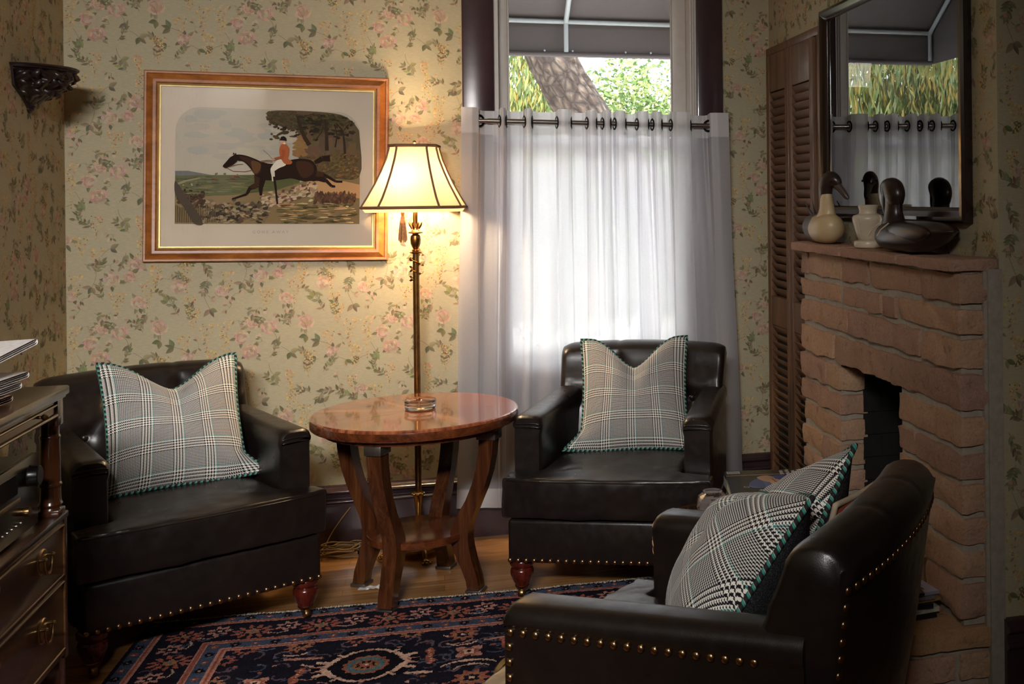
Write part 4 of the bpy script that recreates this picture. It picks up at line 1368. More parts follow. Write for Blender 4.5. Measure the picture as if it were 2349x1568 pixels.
def cover_art():
    def to(x, y, h): return (x, y, .0081 + h)
    A = Art(to, 2e-6)
    g = srgb; rnd = random.Random(5)
    W2, H2 = .1725, .1625
    A.poly([(-W2, -H2), (W2, -H2), (W2, H2), (-W2, H2)], g(30, 29, 36))
    A.poly([(-W2, .085), (W2, .095), (W2, H2), (-W2, H2)], g(52, 52, 38))
    for k in range(200): A.ell(rnd.uniform(-.165, .165), rnd.uniform(.100, .156), rnd.uniform(.003, .008), rnd.uniform(.002, .005), tuple(q * rnd.uniform(.6, 1.3) for q in rnd.choice([g(70, 76, 46), g(50, 58, 36), g(96, 88, 60), g(110, 76, 60)])), rnd.uniform(0, 3), 6)
    A.poly([(-W2, .085), (W2, .098), (W2, .106), (-W2, .098)], g(160, 122, 98))
    A.chain([(-.105, -.03), (-.06, .055), (.02, .085), (.066, .05), (.088, .01), (.080, -.05), (.03, -.062), (-.05, -.075), (-.095, -.07)], g(84, 98, 146))
    A.chain([(-.105, -.04), (-.085, .03), (-.06, .03), (-.055, -.07)], g(64, 78, 128))
    A.chain([(-.07, .06), (-.035, .085), (-.01, .05), (-.02, .0), (-.05, .01)], g(196, 150, 120)); A.chain([(-.03, .03), (.0, .03), (.035, -.035), (.03, -.06), (-.01, -.055), (-.03, -.02)], g(204, 158, 128))
    A.line([(-.02, .04), (-.01, -.01), (-.03, -.05)], .004, g(120, 84, 70))
    A.poly([(.05, .03), (.088, .012), (.086, -.02), (.055, -.01)], g(196, 150, 124))
    A.ell(.118, .012, .034, .026, g(198, 150, 122)); A.ell(.096, -.002, .016, .022, g(60, 44, 38)); A.chain([(.13, .038), (.152, .02), (.15, -.01), (.136, -.02), (.142, .01)], g(44, 34, 30))
    A.ell(.122, .022, .004, .003, g(40, 30, 26)); A.ell(.122, .000, .004, .003, g(40, 30, 26)); A.line([(.108, .004), (.106, .018)], .003, g(150, 84, 76))
    A.poly([(-.168, .118), (-.122, .118), (-.122, .152), (-.168, .152)], g(206, 204, 200))
    for k in range(14): A.line([(-.164 + k * .0029, .124), (-.164 + k * .0029, .147)], .0013, g(50, 50, 52))
    for a_, b_ in (((-.125, -.05), (-.110, -.05)), ((-.110, -.05), (-.108, -.064)), ((-.108, -.064), (-.123, -.064)), ((-.123, -.064), (-.125, -.05))): A.line([a_, b_], .0016, g(190, 190, 190))
    return A.mb
cover_art().build('cover_picture', gloss, mag, smooth=0)
tx_w = plain('cover lettering', srgb(206, 202, 204), .3); tx_l = plain('lilac cover lettering', srgb(150, 148, 186), .3)
QT = Matrix.Translation
RT = Matrix.Rotation(-PI / 2, 4, 'Z')
text_mesh('masthead', 'Wine Spectator', .056, tx_w, mag, QT((.150, .0, .0087)) @ RT, 'CENTER', .82)
for k, (s_, m_) in enumerate((('CALIFORNIA', tx_w), ('CABERNET', tx_w), ('BIG REDS', tx_l), ('TASTING', tx_w), ('REPORT', tx_l), ('NAPA', tx_w))):
    text_mesh('cover_line', s_, .014, m_, mag, QT((.045 + k * -.0235, -.118 + .006 * (k % 2), .0087)) @ RT, 'CENTER')
for k, s_ in enumerate(('THE BEST', 'NEW', 'VINTAGE', 'WINES')):
    text_mesh('cover_line', s_, .019, tx_w, mag, QT((.045 + k * -.021 + .04, .118, .0087)) @ RT, 'CENTER')
zz = MZ + .001
near = [('magazine', 'black magazine lowest in the near hearth pile', .012, dk, .0), ('magazine', 'pale grey magazine second from bottom by the hearth corner', .014, floral, .05), ('magazine', 'dark magazine third from bottom by the hearth corner', .012, navy, -.06),
        ('magazine', 'ochre-spined magazine in the middle of the near hearth pile', .008, tan_c, .08), ('magazine', 'grey magazine third from top by the hearth corner', .009, grey_c, -.03), ('magazine', 'lavender magazine with black letters near the hearth corner', .008, lav, .05),
        ('magazine', 'curled dark magazine topmost at the near hearth corner', .006, navy, -.2)]
for nm, lb, t, c, a in near:
    mm = magazine(nm, lb, (1.160 + a * .08, 2.82, zz), R(4) + a, .21, .275, t, c, 'magazines piled by the near hearth corner'); zz += t + .0012
    if c is lav:
        text_mesh('cover_line', 'MARKET', .05, plain('black cover lettering', srgb(24, 24, 28), .3), mm, QT((.0, -.10, t + .0003)), 'CENTER', .9)

# ================================================================== PICTURE OVER THE MANTEL
fy0, fy1, fz0, fz1 = 2.742, 3.915, 1.318, 2.10
pm = thing('framed_picture', 'large dark-framed picture under reflecting glass above the stone mantel', 'picture', (XR, (fy0 + fy1) / 2, (fz0 + fz1) / 2), R(-90))
FWd, FHt = fy1 - fy0, fz1 - fz0
frame_profile(FWd, FHt, [(0, .002), (0, .026), (.006, .034), (.016, .036), (.028, .030), (.038, .024), (.044, .014), (.044, .002)]).build('frame', M['dark_frame'], pm, smooth=30)
mat_b = plain('beige mat board', srgb(226, 208, 188), .75, var=.03)
MB().box(-FWd / 2 + .02, FWd / 2 - .02, -.006, -.002, -FHt / 2 + .02, FHt / 2 - .02).build('mat_board', mat_b, pm, smooth=0)
mb = MB()
lx, lz = FWd / 2 - .165, FHt / 2 - .15
for a, b, c, d in ((-lx, lx, lz, lz + .005), (-lx, lx, -lz - .005, -lz), (-lx, -lx + .005, -lz, lz), (lx - .005, lx, -lz, lz)): mb.box(a, b, -.0064, -.0058, c, d)
mb.build('ruled_line', plain('brown ruled line', srgb(70, 44, 38), .7), pm, smooth=0)
MB().box(-lx + .05, lx - .06, -.0066, -.006, -lz + .15, lz - .05).build('dark_plate', plain('dark etched plate', srgb(62, 60, 60), .8, var=.35, nscale=14), pm, smooth=0)
MB().box(-FWd / 2 + .03, FWd / 2 - .03, -.0135, -.0115, -FHt / 2 + .03, FHt / 2 - .03).build('glass', M['picture_glass'], pm, smooth=0)

# ================================================================== MANTEL ORNAMENTS
MT = 1.2285


def loft(mb, secs, seg=20, mi=0):
    """secs: (x, z, ry, rz) ellipses facing along +x"""
    mb.rings([[(x, ry * math.cos(2 * PI * k / seg), z + rz * math.sin(2 * PI * k / seg)) for k in range(seg)] for x, z, ry, rz in secs], mi=mi)


def spine(pts, n=6):
    out = []
    P_ = [Vector(p) for p in pts]
    for i in range(len(P_) - 1):
        p0, p1, p2, p3 = P_[max(i - 1, 0)], P_[i], P_[i + 1], P_[min(i + 2, len(P_) - 1)]
        for k in range(n):
            t = k / n
            out.append(.5 * (2 * p1 + (p2 - p0) * t + (2 * p0 - 5 * p1 + 4 * p2 - p3) * t * t + (3 * p1 - p0 - 3 * p2 + p3) * t ** 3))
    out.append(P_[-1])
    return out


def splinev(vals, n=6):
    return [q.x for q in spine([(v, 0, 0) for v in vals], n)]
grey_w = plain('grey carved feathers', srgb(92, 86, 84), .45, var=.25, nscale=60); cream_w = plain('cream painted breast', srgb(190, 166, 128), .4, var=.06, nscale=12)
choc = plain('chocolate painted head', srgb(42, 30, 26), .3); billm = plain('grey brown bill', srgb(74, 62, 54), .35); blackp = plain('black decoy paint', srgb(24, 22, 22), .35)
dkbrown = plain('dark stained wood', srgb(40, 27, 24), .32, var=.25, nscale=24)
d1 = thing('pintail_decoy', 'painted wooden pintail duck with cream breast at the mantel end', 'duck figurine', (1.332, 3.72, MT), R(-97))
d1.scale = (1.3, 1, 1)
# local +x = the way the breast points
mb = MB()
loft(mb, [(-.155, .085, .004, .004), (-.145, .078, .020, .016), (-.12, .066, .040, .034), (-.08, .056, .055, .048), (-.03, .053, .061, .0525), (.02, .053, .061, .0525)], 24)
mb.build('body', grey_w, d1, smooth=60)
mb = MB()
loft(mb, [(.0, .053, .0605, .0528), (.04, .053, .0612, .0530), (.08, .055, .057, .0525), (.105, .058, .045, .046), (.122, .062, .026, .030), (.128, .064, .004, .005)], 24)
nk = spine([(.045, 0, .075), (.055, 0, .115), (.048, 0, .150), (.044, 0, .172)]); nr = splinev([.050, .034, .027, .026])
mb.tube(nk, nr, 20, flat=.85)
mb.build('breast', cream_w, d1, smooth=60)
mb = MB()
nk = spine([(.044, 0, .155), (.042, 0, .18), (.046, 0, .208), (.062, 0, .226), (.084, 0, .222), (.100, 0, .206)]); nr = splinev([.0265, .0285, .032, .031, .027, .017])
mb.tube(nk, nr, 18, flat=.8); hd = Matrix.Translation((.044, 0, 0)) @ Matrix.Rotation(R(48), 4, 'Z') @ Matrix.Diagonal((1 / 1.15, 1, 1, 1)) @ Matrix.Translation((-.044, 0, 0)); mb.xf(hd); mb.build('head', choc, d1, smooth=60)
mb = MB()
nk = spine([(.092, 0, .208), (.112, 0, .190), (.130, 0, .170), (.142, 0, .160)]); mb.tube(nk, splinev([.016, .013, .011, .006]), 14, flat=.95)
mb.xf(hd); mb.build('bill', billm, d1, smooth=60)
for s_ in (-1, 1): MB().ball((.078, s_ * .0235, .222), .0042, seg=8, rg=6).xf(hd).build('eye', M['black'], d1)
mb = MB()
for s_ in (-1, 1): mb.tube([(-.10, s_ * .006, .092), (-.15, s_ * .010, .118), (-.185, s_ * .014, .150)], [.010, .006, .002], 8, flat=.5)
mb.ball((-.09, 0, .088), .05, .024, .014, 14, 8); mb.build('tail', blackp, d1, smooth=60)
mb = MB(); mb.tube([(-.135, 0, .072), (-.16, 0, .082), (-.178, 0, .094)], [.022, .016, .003], 10, flat=.8); mb.build('rump', cream_w, d1, smooth=60)
d2 = thing('wooden_goose', 'dark carved wooden goose with head turned back on the mantel', 'goose figurine', (1.338, 2.985, MT), R(93))
d2.scale = (1.32, 1, .84)
mb = MB()
loft(mb, [(-.205, .082, .004, .003), (-.18, .080, .030, .014), (-.14, .070, .050, .036), (-.09, .060, .062, .052), (-.03, .0565, .068, .056), (.04, .056, .068, .0555), (.085, .056, .058, .052), (.115, .056, .038, .040), (.132, .055, .012, .014)][::-1], 26)
for s_ in (-1, 1): mb.ball((-.06, s_ * .046, .074), .105, .022, .034, 18, 10)
mb.build('body', dkbrown, d2, smooth=60)
for x in (.0, .045):
    mb = MB(); mb.tube([(x + .045, .074, .058), (x + .030, .072, .080), (x + .010, .058, .104)], .0024, 6); mb.build('white_stripe', M['marble'], d2)
mb = MB(); nk = spine([(.07, 0, .08), (.074, 0, .13), (.072, 0, .18), (.066, .002, .205)]); mb.tube(nk, splinev([.046, .030, .027, .030]), 18, flat=.9)
nk = spine([(.066, 0, .17), (.068, 0, .205), (.080, 0, .232), (.098, 0, .226), (.108, 0, .200)]); mb.tube(nk, splinev([.026, .034, .034, .030, .018]), 18, flat=.86)
mb.build('neck_and_head', dkbrown, d2, smooth=60)
mb = MB(); nk = spine([(.104, 0, .212), (.114, 0, .185), (.116, 0, .155), (.112, 0, .125)]); mb.tube(nk, splinev([.017, .013, .010, .005]), 12); mb.build('bill', blackp, d2, smooth=60)
vs_ = thing('alabaster_urn', 'cream alabaster urn vase between the two carved birds on the mantel', 'vase', (1.352, 3.335, MT))
mb = MB(); mb.lathe([(.0, .024), (.030, .024), (.034, .028), (.040, .045), (.047, .07), (.052, .088), (.053, .097), (.049, .104), (.036, .108), (.030, .111), (.029, .120), (.031, .128), (.033, .132), (.033, .137), (.029, .139), (.024, .136), (.022, .11), (.0, .10)], seg=36)
mb.build('urn_body', M['marble'], vs_, smooth=50)
mb = MB(); mb.lathe([(0, 0), (.046, 0), (.048, .003), (.048, .018), (.046, .021), (.036, .0225), (.032, .025), (0, .025)], seg=36); mb.build('foot', M['marble'], vs_, smooth=40)
for k in range(4):
    a = PI / 2 * k + .5
    mb = MB(); mb.tube([((.030 + q) * math.cos(a), (.030 + q) * math.sin(a), z) for q, z in ((.006, .03), (.014, .05), (.020, .075), (.0245, .094), (.018, .104))], [.003, .005, .006, .005, .003], 8); mb.build('rib', M['marble'], vs_)

# ================================================================== ARMCHAIRS
BUT = [(-.105, .715), (.105, .715), (-.205, .60), (0, .60), (.205, .60)]


def back_xyz(t, z, side):
    """t -1..1 across, side -1 front +1 rear"""
    tilt = .25
    yc = .300 + (z - .44) * tilt - .030 * t * t
    w = .318 + .016 * max(0, (z - .44)) / .35
    return w * t, yc


def seg_d(px, pz, a, b):
    ax, az = a; bx, bz = b
    t = max(0, min(1, ((px - ax) * (bx - ax) + (pz - az) * (bz - az)) / ((bx - ax) ** 2 + (bz - az) ** 2)))
    return math.hypot(px - ax - t * (bx - ax), pz - az - t * (bz - az))
CREASE = [((-.105, .715), (-.105, .80)), ((.105, .715), (.105, .80)), ((-.105, .715), (-.205, .60)), ((-.105, .715), (0, .60)), ((.105, .715), (0, .60)), ((.105, .715), (.205, .60)),
          ((-.205, .60), (-.32, .66)), ((.205, .60), (.32, .66))]


def back_mesh():
    mb = MB()
    zt, zb, zr0 = .804, .30, .15
    prof = []
    nf = 26
    for k in range(nf + 1): prof.append(('f', zb + (zt - .052 - zb) * k / nf))
    for k in range(1, 9): prof.append(('a', k / 9))
    nr = 14
    for k in range(nr + 1): prof.append(('r', zt - .04 - (zt - .04 - zr0) * k / nr))
    NT_ = 56
    rs = []
    th = .068
    for i in range(NT_ + 1):
        t = -1 + 2 * i / NT_
        e = 1.0
        if abs(t) > .94: e = math.sqrt(max(0, 1 - ((abs(t) - .94) / .06) ** 2)) * .22 + .78
        tt = t
        ztop = zt + .012 * (1 - t * t) - .012 * max(0, (abs(t) - .86) / .14) ** 2
        ring = []
        for kind, q in prof:
            if kind == 'f':
                x, yc = back_xyz(tt, q, -1)
                d = 0.0
                for bx, bz in BUT: d += .020 * math.exp(-((x - bx) ** 2 + (q - bz) ** 2) / .0009)
                for a, b in CREASE: d += .0075 * math.exp(-(seg_d(x, q, a, b) / .0085) ** 2)
                puff = .012 * math.sin(PI * min(1, max(0, (q - zb) / (zt - zb)))) + .012 * math.exp(-((q - .655) / .05) ** 2)
                ring.append((x, yc - th * e * (1.0 if abs(t) < .9 else 1) - puff * e + min(d, .026) * e, q))
            elif kind == 'a':
                a = PI * q
                x, yc = back_xyz(tt, zt - .045, -1)
                d = sum(.004 * math.exp(-((x - bx) / .010) ** 2) for bx in (-.105, .105)) * math.sin(a)
                ring.append((x, yc - (th + .004 if math.cos(a) > 0 else .050) * e * math.cos(a) - .006 * math.sin(a), ztop - .050 + (.050 - d) * math.sin(a)))
            else:
                x, yc = back_xyz(tt, q, 1)
                bulge = .12 * max(0, .74 - q) - .05 * max(0, .44 - q)
                w = 1 - .05 * max(0, (.6 - q)) / .45
                ring.append((x * w, yc + th * .73 * e + bulge, q))
        rs.append(ring)
    mb.rings(rs)
    return mb


def arm_mesh(s):
    """s=-1 left, +1 right; inner wall, rolled top, outer panel"""
    rs = []
    ys = [-.272, -.266, -.255, -.20, -.12, -.04, .05, .13, .22, .32]
    for i, y in enumerate(ys):
        f = (y + .272) / .54
        xo = .356 - .020 * f; wd = .100 - .008 * f
        top = .628 + .020 * f
        k = [.86, .94, 1][min(i, 2)]
        xc = xo - wd / 2; hw = wd / 2 * k
        pts = []
        rr = .034
        zt_ = top - (1 - k) * .06
        for a in range(0, 7):
            an = PI / 2 * a / 6; pts.append((xc + hw + .006 * k - rr * (1 - math.cos(an)) , zt_ - rr * (1 - math.sin(an))))
        for a in range(0, 7):
            an = PI / 2 * a / 6; pts.append((xc - hw - .006 * k + rr * (1 - math.sin(an)), zt_ - rr * (1 - math.cos(an))))
        pts += [(xc - hw - .006 * k, .58), (xc - hw, .56), (xc - hw, .44), (xc - hw, .145), (xc + hw, .145), (xc + hw, .40), (xc + hw, .588), (xc + hw + .006 * k, .600)]
        rs.append([(s * px, y, pz) for px, pz in pts])
    mb = MB(); mb.rings(rs, cap0=False, cap1=False)
    for q, fl in ((rs[0], False), (rs[-1], True)):          # end faces as strips between the two sides
        rc_ = q[18:22] + q[0:7]; lc_ = q[14:18][::-1] + q[7:14][::-1]
        n_ = len(rc_)
        mb.add(rc_ + lc_, [(i, i + 1, n_ + i + 1, n_ + i) for i in range(n_ - 1)])
    return mb


def t_cushion():
    """T-shaped box cushion as a coarse cage for subdivision"""
    xs = [-.362, -.345, -.30, -.262, -.245, -.16, 0, .16, .245, .262, .30, .345, .362]
    ys = [-.385, -.372, -.335, -.300, -.285, -.15, 0, .13, .245]
    mb = MB(); vid = {}
    def inc(i, j):
        cx_ = (xs[i] + xs[i + 1]) / 2; cy_ = (ys[j] + ys[j + 1]) / 2
        return cy_ < -.285 or abs(cx_) < .246
    vs = []; fs = []
    def V(i, j, l):
        if (i, j, l) not in vid:
            x, y = xs[i], ys[j]
            e = max(0, 1 - (x / .36) ** 2) * max(0, 1 - ((y + .1) / .30) ** 2)
            z = [.296, .300, .425, .432 + .030 * e][l]
            if l in (1, 2): x *= 1.012; y = y - .010 * (1 - abs(x) / .5) if j == 0 else y
            if j == 0: y += .020 * (abs(x) / .36) ** 3
            vid[(i, j, l)] = len(vs); vs.append((x, y, z))
        return vid[(i, j, l)]
    ni, nj = len(xs) - 1, len(ys) - 1
    for i in range(ni):
        for j in range(nj):
            if not inc(i, j): continue
            fs.append((V(i, j, 0), V(i, j + 1, 0), V(i + 1, j + 1, 0), V(i + 1, j, 0)))
            fs.append((V(i, j, 3), V(i + 1, j, 3), V(i + 1, j + 1, 3), V(i, j + 1, 3)))
            for (di, dj, a, b) in ((-1, 0, (i, j + 1), (i, j)), (1, 0, (i + 1, j), (i + 1, j + 1)), (0, -1, (i, j), (i + 1, j)), (0, 1, (i + 1, j + 1), (i, j + 1))):
                ii, jj = i + di, j + dj
                if 0 <= ii < ni and 0 <= jj < nj and inc(ii, jj): continue
                for l in range(3): fs.append((V(*a, l), V(*b, l), V(*b, l + 1), V(*a, l + 1)))
    mb.add(vs, fs)
    return mb
wrinkle = bpy.data.textures.new('leather wrinkles', 'CLOUDS'); wrinkle.noise_scale = .11; wrinkle.noise_depth = 3

LEGP = [(.012, .140), (.038, .140), (.043, .133), (.043, .122), (.038, .113), (.033, .109), (.038, .105), (.041, .097), (.040, .085), (.0345, .069), (.0275, .055), (.024, .048), (.0235, .044)]
CHAIR_MESH = {}


def nail(parent, x, y, z, nx, ny):
    if 'nail' not in CHAIR_MESH:
        o = MB().ball((0, 0, 0), .0082, .0052, .0082, 10, 8).build('nailhead', M['nail_brass'], parent, smooth=180)
        CHAIR_MESH['nail'] = o.data
    else:
        o = bpy.data.objects.new('nailhead', CHAIR_MESH['nail']); COL.objects.link(o); o.parent = parent
    o.location = (x, y, z); o.rotation_euler = (0, 0, math.atan2(nx, -ny))


def part(parent, name, make, mat, **kw):
    """one mesh per kind of chair part, shared by the three chairs"""
    if name in CHAIR_MESH:
        nm, me, sub = CHAIR_MESH[name]
        o = bpy.data.objects.new(nm, me); COL.objects.link(o); o.parent = parent
    else:
        nm = name.split(':')[0]
        o = make().build(nm, mat, parent, **{k: v for k, v in kw.items() if k != 'subsurf'})
        CHAIR_MESH[name] = (nm, o.data, kw.get('subsurf', 0))
        sub = kw.get('subsurf', 0)
    if sub:
        md = o.modifiers.new('subdivision', 'SUBSURF'); md.levels = sub; md.render_levels = sub
        md = o.modifiers.new('wrinkles', 'DISPLACE'); md.texture = wrinkle; md.strength = .012; md.mid_level = .5; md.texture_coords = 'LOCAL'
    return o


def armchair(label, loc, rz, nails):
    ch = thing('leather_armchair', label, 'armchair', loc, rz, 'dark leather club chairs')
    part(ch, 'seat_cushion', t_cushion, M['leather'], subsurf=3, smooth=180)
    def seam():
        m = MB(); m.tube([(x, -.392 + .020 * (abs(x) / .36) ** 3 + .003, .424) for x in [-.352 + .704 * k / 40 for k in range(41)]], .0028, 6); return m
    def rail():
        m = MB(); m.rbox(-.350, .350, -.365, .26, .135, .288, .014, 3); return m
    part(ch, 'piping', seam, M['piping'])
    part(ch, 'seat_rail', rail, M['leather'])
    part(ch, 'backrest', back_mesh, M['leather'], smooth=70)
    for bx, bz in BUT:
        def btn(bx=bx, bz=bz):
            x, yc = back_xyz(bx / .325, bz, -1)
            m = MB(); m.ball((bx, yc - .068 - .002, bz), .011, .006, .011, 12, 8); return m
        part(ch, 'tuft_button:%s' % ((bx, bz),), btn, M['leather'], smooth=180)
    for s in (-1, 1):
        a = part(ch, 'arm:%d' % s, lambda: arm_mesh(s), M['leather'], smooth=24)
        def pleat():
            m = MB()
            for zz_, ww in ((.596, .046), (.584, .044)):
                m.tube([(s * (.306 + ww * math.cos(t)), -.270 - .004 * math.sin(t), zz_ + .006 * math.sin(t)) for t in [PI * k / 14 for k in range(15)]], .0032, 6)
            return m
        part(a, 'front_pleat:%d' % s, pleat, M['leather'], smooth=180)
        for fy in (-1, 1):
            if fy < 0:
                def legm():
                    m = MB(); m.lathe(LEGP, (s * .315, -.315, 0), 24); return m
                lg = part(ch, 'leg:%d' % s, legm, M['mahogany'], smooth=60)
                def cast():
                    m = MB(); m.lathe([(.0235, .047), (.0255, .045), (.0245, .041), (.0195, .034), (.017, .031), (.010, .029)], (s * .315, -.315, 0), 18)
                    m.tube([(s * .315, -.315, .032), (s * .315, -.318, .028), (s * .315, -.322, .0187)], .006, 8)
                    m.lathe([(.003, -.010), (.0165, -.009), (.0185, -.004), (.0185, .004), (.0165, .009), (.003, .010)], (s * .315, -.322, .0187), 18, axis='X'); return m
                part(lg, 'caster:%d' % s, cast, M['brass_old'])
            else:
                def rleg():
                    m = MB(); m.rings([[(s * .275 + a_ * w_, .30 + b_ * w_ + y_, z_) for a_, b_ in ((-1, -1), (1, -1), (1, 1), (-1, 1))] for z_, w_, y_ in ((.16, .022, .0), (.0, .015, .035))]); return m
                part(ch, 'leg:r%d' % s, rleg, M['mahogany'])
    if 'front' in nails:
        for k in range(25): nail(ch, -.342 + .684 * k / 24, -.3655, .146, 0, -1)
    if 'side' in nails:
        for k in range(19):
            y = -.255 + .027 * k; nail(ch, .3572 - .020 * (y + .272) / .54, y, .580 + .010 * k / 18, 1, -.04)
        for k in range(13): nail(ch, .356, -.258, .552 - .029 * k, 1, -.1)
    if 'back' in nails:
        for k in range(23):
            t = .955 - 1.91 * k / 22; x, yc = back_xyz(t, .728, 1); nail(ch, x, yc + .0505 * (1 if abs(t) < .94 else .96) + .001, .728, .12 * t, 1)
        for k in range(16):
            z = .698 - .030 * k; x, yc = back_xyz(.955, z, 1); w = 1 - .05 * max(0, (.6 - z)) / .45
            nail(ch, x * w, yc + .0475 + .12 * max(0, .74 - z) - .05 * max(0, .44 - z), z, .25, 1)
    return ch
C1, A1 = (-.876, 4.050, 0), R(28)
C2, A2 = (.672, 4.080, 0), R(-21.5)
C3, A3 = (.538, 2.212, .0078), R(232)
armchair('dark brown leather armchair left of the round table, by the wooden cabinet', C1, A1, ('front',))
armchair('dark brown leather armchair in front of the white curtain', C2, A2, ('front',))
armchair('near dark leather armchair seen from behind, with two plaid cushions', C3, A3, ('side', 'back'))


# ================================================================== CUSHIONS
def plaid_mat():
    t = NT('glen plaid wool')
    tc = t.n('ShaderNodeTexCoord'); sp = t.n('ShaderNodeSeparateXYZ'); t.t.links.new(tc.outputs['UV'], sp.inputs[0])
    TH_ = 850.0                                           # threads per metre
    REP = 88.0

    def thread(s):
        i = t.math('FLOOR', t.math('MULTIPLY', s, TH_))
        p = t.math('MODULO', t.math('ADD', i, 8800.0), REP)
        big = t.math('LESS_THAN', p, 32.0)
        d4 = t.math('LESS_THAN', t.math('MODULO', p, 8.0), 3.5)
        q = t.math('SUBTRACT', p, 32.0)
        d2 = t.math('LESS_THAN', t.math('MODULO', t.math('ADD', q, 40.0), 4.0), 1.5)
        dark = t.math('ADD', t.math('MULTIPLY', big, d4), t.math('MULTIPLY', t.math('SUBTRACT', 1.0, big), d2))
        teal = t.math('LESS_THAN', t.math('ABSOLUTE', t.math('SUBTRACT', p, 33.0)), 1.1)
        return i, dark, teal, big
    iu, du, tu, bu = thread(sp.outputs[0]); iv, dv, tv, bv = thread(sp.outputs[1])
    tw = t.math('LESS_THAN', t.math('MODULO', t.math('ADD', t.math('ADD', iu, iv), 8000.0), 4.0), 1.5)
    lightc, fine_l, darkc, teal = srgb(240, 234, 224), srgb(206, 201, 195), srgb(26, 24, 26), srgb(70, 140, 134)
    cu = t.mix(tu, t.mix(du, t.mix(bu, fine_l, lightc), darkc), teal); cv = t.mix(tv, t.mix(dv, t.mix(bv, fine_l, lightc), darkc), teal)
    c = t.mix(tw, cv, cu)
    t.base(c, .9); t.b.inputs['Specular IOR Level'].default_value = .15
    t.b.inputs['Sheen Weight'].default_value = .15
    t.bump(t.noise(t.coords(), 500, 2), .25, .002)
    return t.m


def rope_mat():
    t = NT('teal and black cord')
    tc = t.n('ShaderNodeTexCoord'); sp = t.n('ShaderNodeSeparateXYZ'); t.t.links.new(tc.outputs['UV'], sp.inputs[0])
    w = t.math('FRACT', t.math('ADD', t.math('MULTIPLY', sp.outputs[0], 58.0), sp.outputs[1]))
    c = t.ramp(w, [(0, srgb(24, 24, 26)), (.40, srgb(52, 140, 122)), (.74, srgb(176, 172, 160)), (.82, srgb(24, 24, 26))], 'CONSTANT')
    t.base(c, .8)
    return t.m


def charcoal_mat():
    t = NT('charcoal wool')
    n = t.noise(t.coords(), 420, 4, .8); n2 = t.noise(t.coords(), 60, 3, .6)
    c = t.ramp(n, [(.36, srgb(20, 20, 22)), (.52, srgb(42, 41, 43)), (.66, srgb(112, 110, 112))])
    t.base(t.mix(t.math('MULTIPLY', n2, .5), c, srgb(36, 35, 37)), .95); t.b.inputs['Specular IOR Level'].default_value = .1
    t.bump(n, .5, .003)
    return t.m
M['plaid'] = plaid_mat(); M['rope'] = rope_mat(); M['charcoal'] = charcoal_mat()


def cushion(label, mtx, w=.48, h=.48, th=.085, chop=.13, chopw=.85, ears=(0, 0, 0, 0), plaid_rot=0.0, cat='cushion', front=None, back=None, trim=None, name='scatter_cushion', seed=0, group='plaid scatter cushions', skew=0.0, droop=0.0):
    cu = thing(name, label, cat, (0, 0, 0), 0, group)
    cu.matrix_world = mtx
    front = front or M['plaid']; back = back or M['charcoal']; trim = trim or M['rope']

    def edge(u, v):
        x = w / 2 * u * (1 - .075 * (1 - v * v)); z = h / 2 * (v * (1 - .055 * (1 - u * u)) + 1)
        f = max(0.0, (v + .55) / 1.55)
        uu = u - skew
        V_ = max(0, 1 - abs(uu) / chopw)
        V_ = V_ * V_ * (3 - 2 * V_) * .55 + V_ * .45
        z -= chop * V_ * f ** 1.6
        x -= .035 * u * (abs(u)) * (1 - abs(u)) * f * 4 * (chop > 0)
        for k, (su, sv) in enumerate(((-1, -1), (1, -1), (1, 1), (-1, 1))):
            if ears[k]:
                e = max(0, su * u - .62) / .38 * max(0, sv * v - .60) / .40
                x += su * ears[k] * e ** 1.2; z += .25 * ears[k] * e * (1 if sv < 0 else 0)
        z -= droop * max(0, -u) * max(0, v)
        return x, z

    def thick(u, v):
        a = max(0, 1 - abs(u) ** 2.6) * max(0, 1 - abs(v) ** 2.6)
        t_ = th * 1.15 * a ** .62
        f = max(0, (v + .2) / 1.2)
        if chop: t_ += .028 * a * f * math.exp(-((abs(u - skew) - .34) / .2) ** 2) - .030 * a * f * math.exp(-((u - skew) / .10) ** 2)
        t_ += .006 * a * noise.noise(Vector((u * 2.6, v * 2.6, seed)))
        return t_
    N = 44
    ca, sa = math.cos(plaid_rot), math.sin(plaid_rot)
    rem = lambda q: -math.cos(PI * q)                       # denser towards the edges
    for sgn, nm, mt in ((-1, 'front_panel', front), (1, 'back_panel', back)):
        mb = MB()
        def fn(a, b):
            u, v = rem(a), rem(b); x, z = edge(u, v); return (x, sgn * thick(u, v), z)
        def uvf(a, b):
            u, v = rem(a) * w / 2 * 1.03, rem(b) * h / 2 * 1.03
            return (u * ca - v * sa + 5, u * sa + v * ca + 5)
        mb.grid(fn, N, N, 0, uvf); mb.build(nm, mt, cu, smooth=180)
    mb = MB(); per = []
    n = 36
    for q in range(n): per.append(edge(-1 + 2 * q / n, -1))
    for q in range(n): per.append(edge(1, -1 + 2 * q / n))
    for q in range(n): per.append(edge(1 - 2 * q / n, 1))
    for q in range(n): per.append(edge(-1, 1 - 2 * q / n))
    mb.tube([(x, 0, z) for x, z in per], .0062, 8, True, uvs=True); mb.build('braided_cord', trim, cu, smooth=180)
    return cu


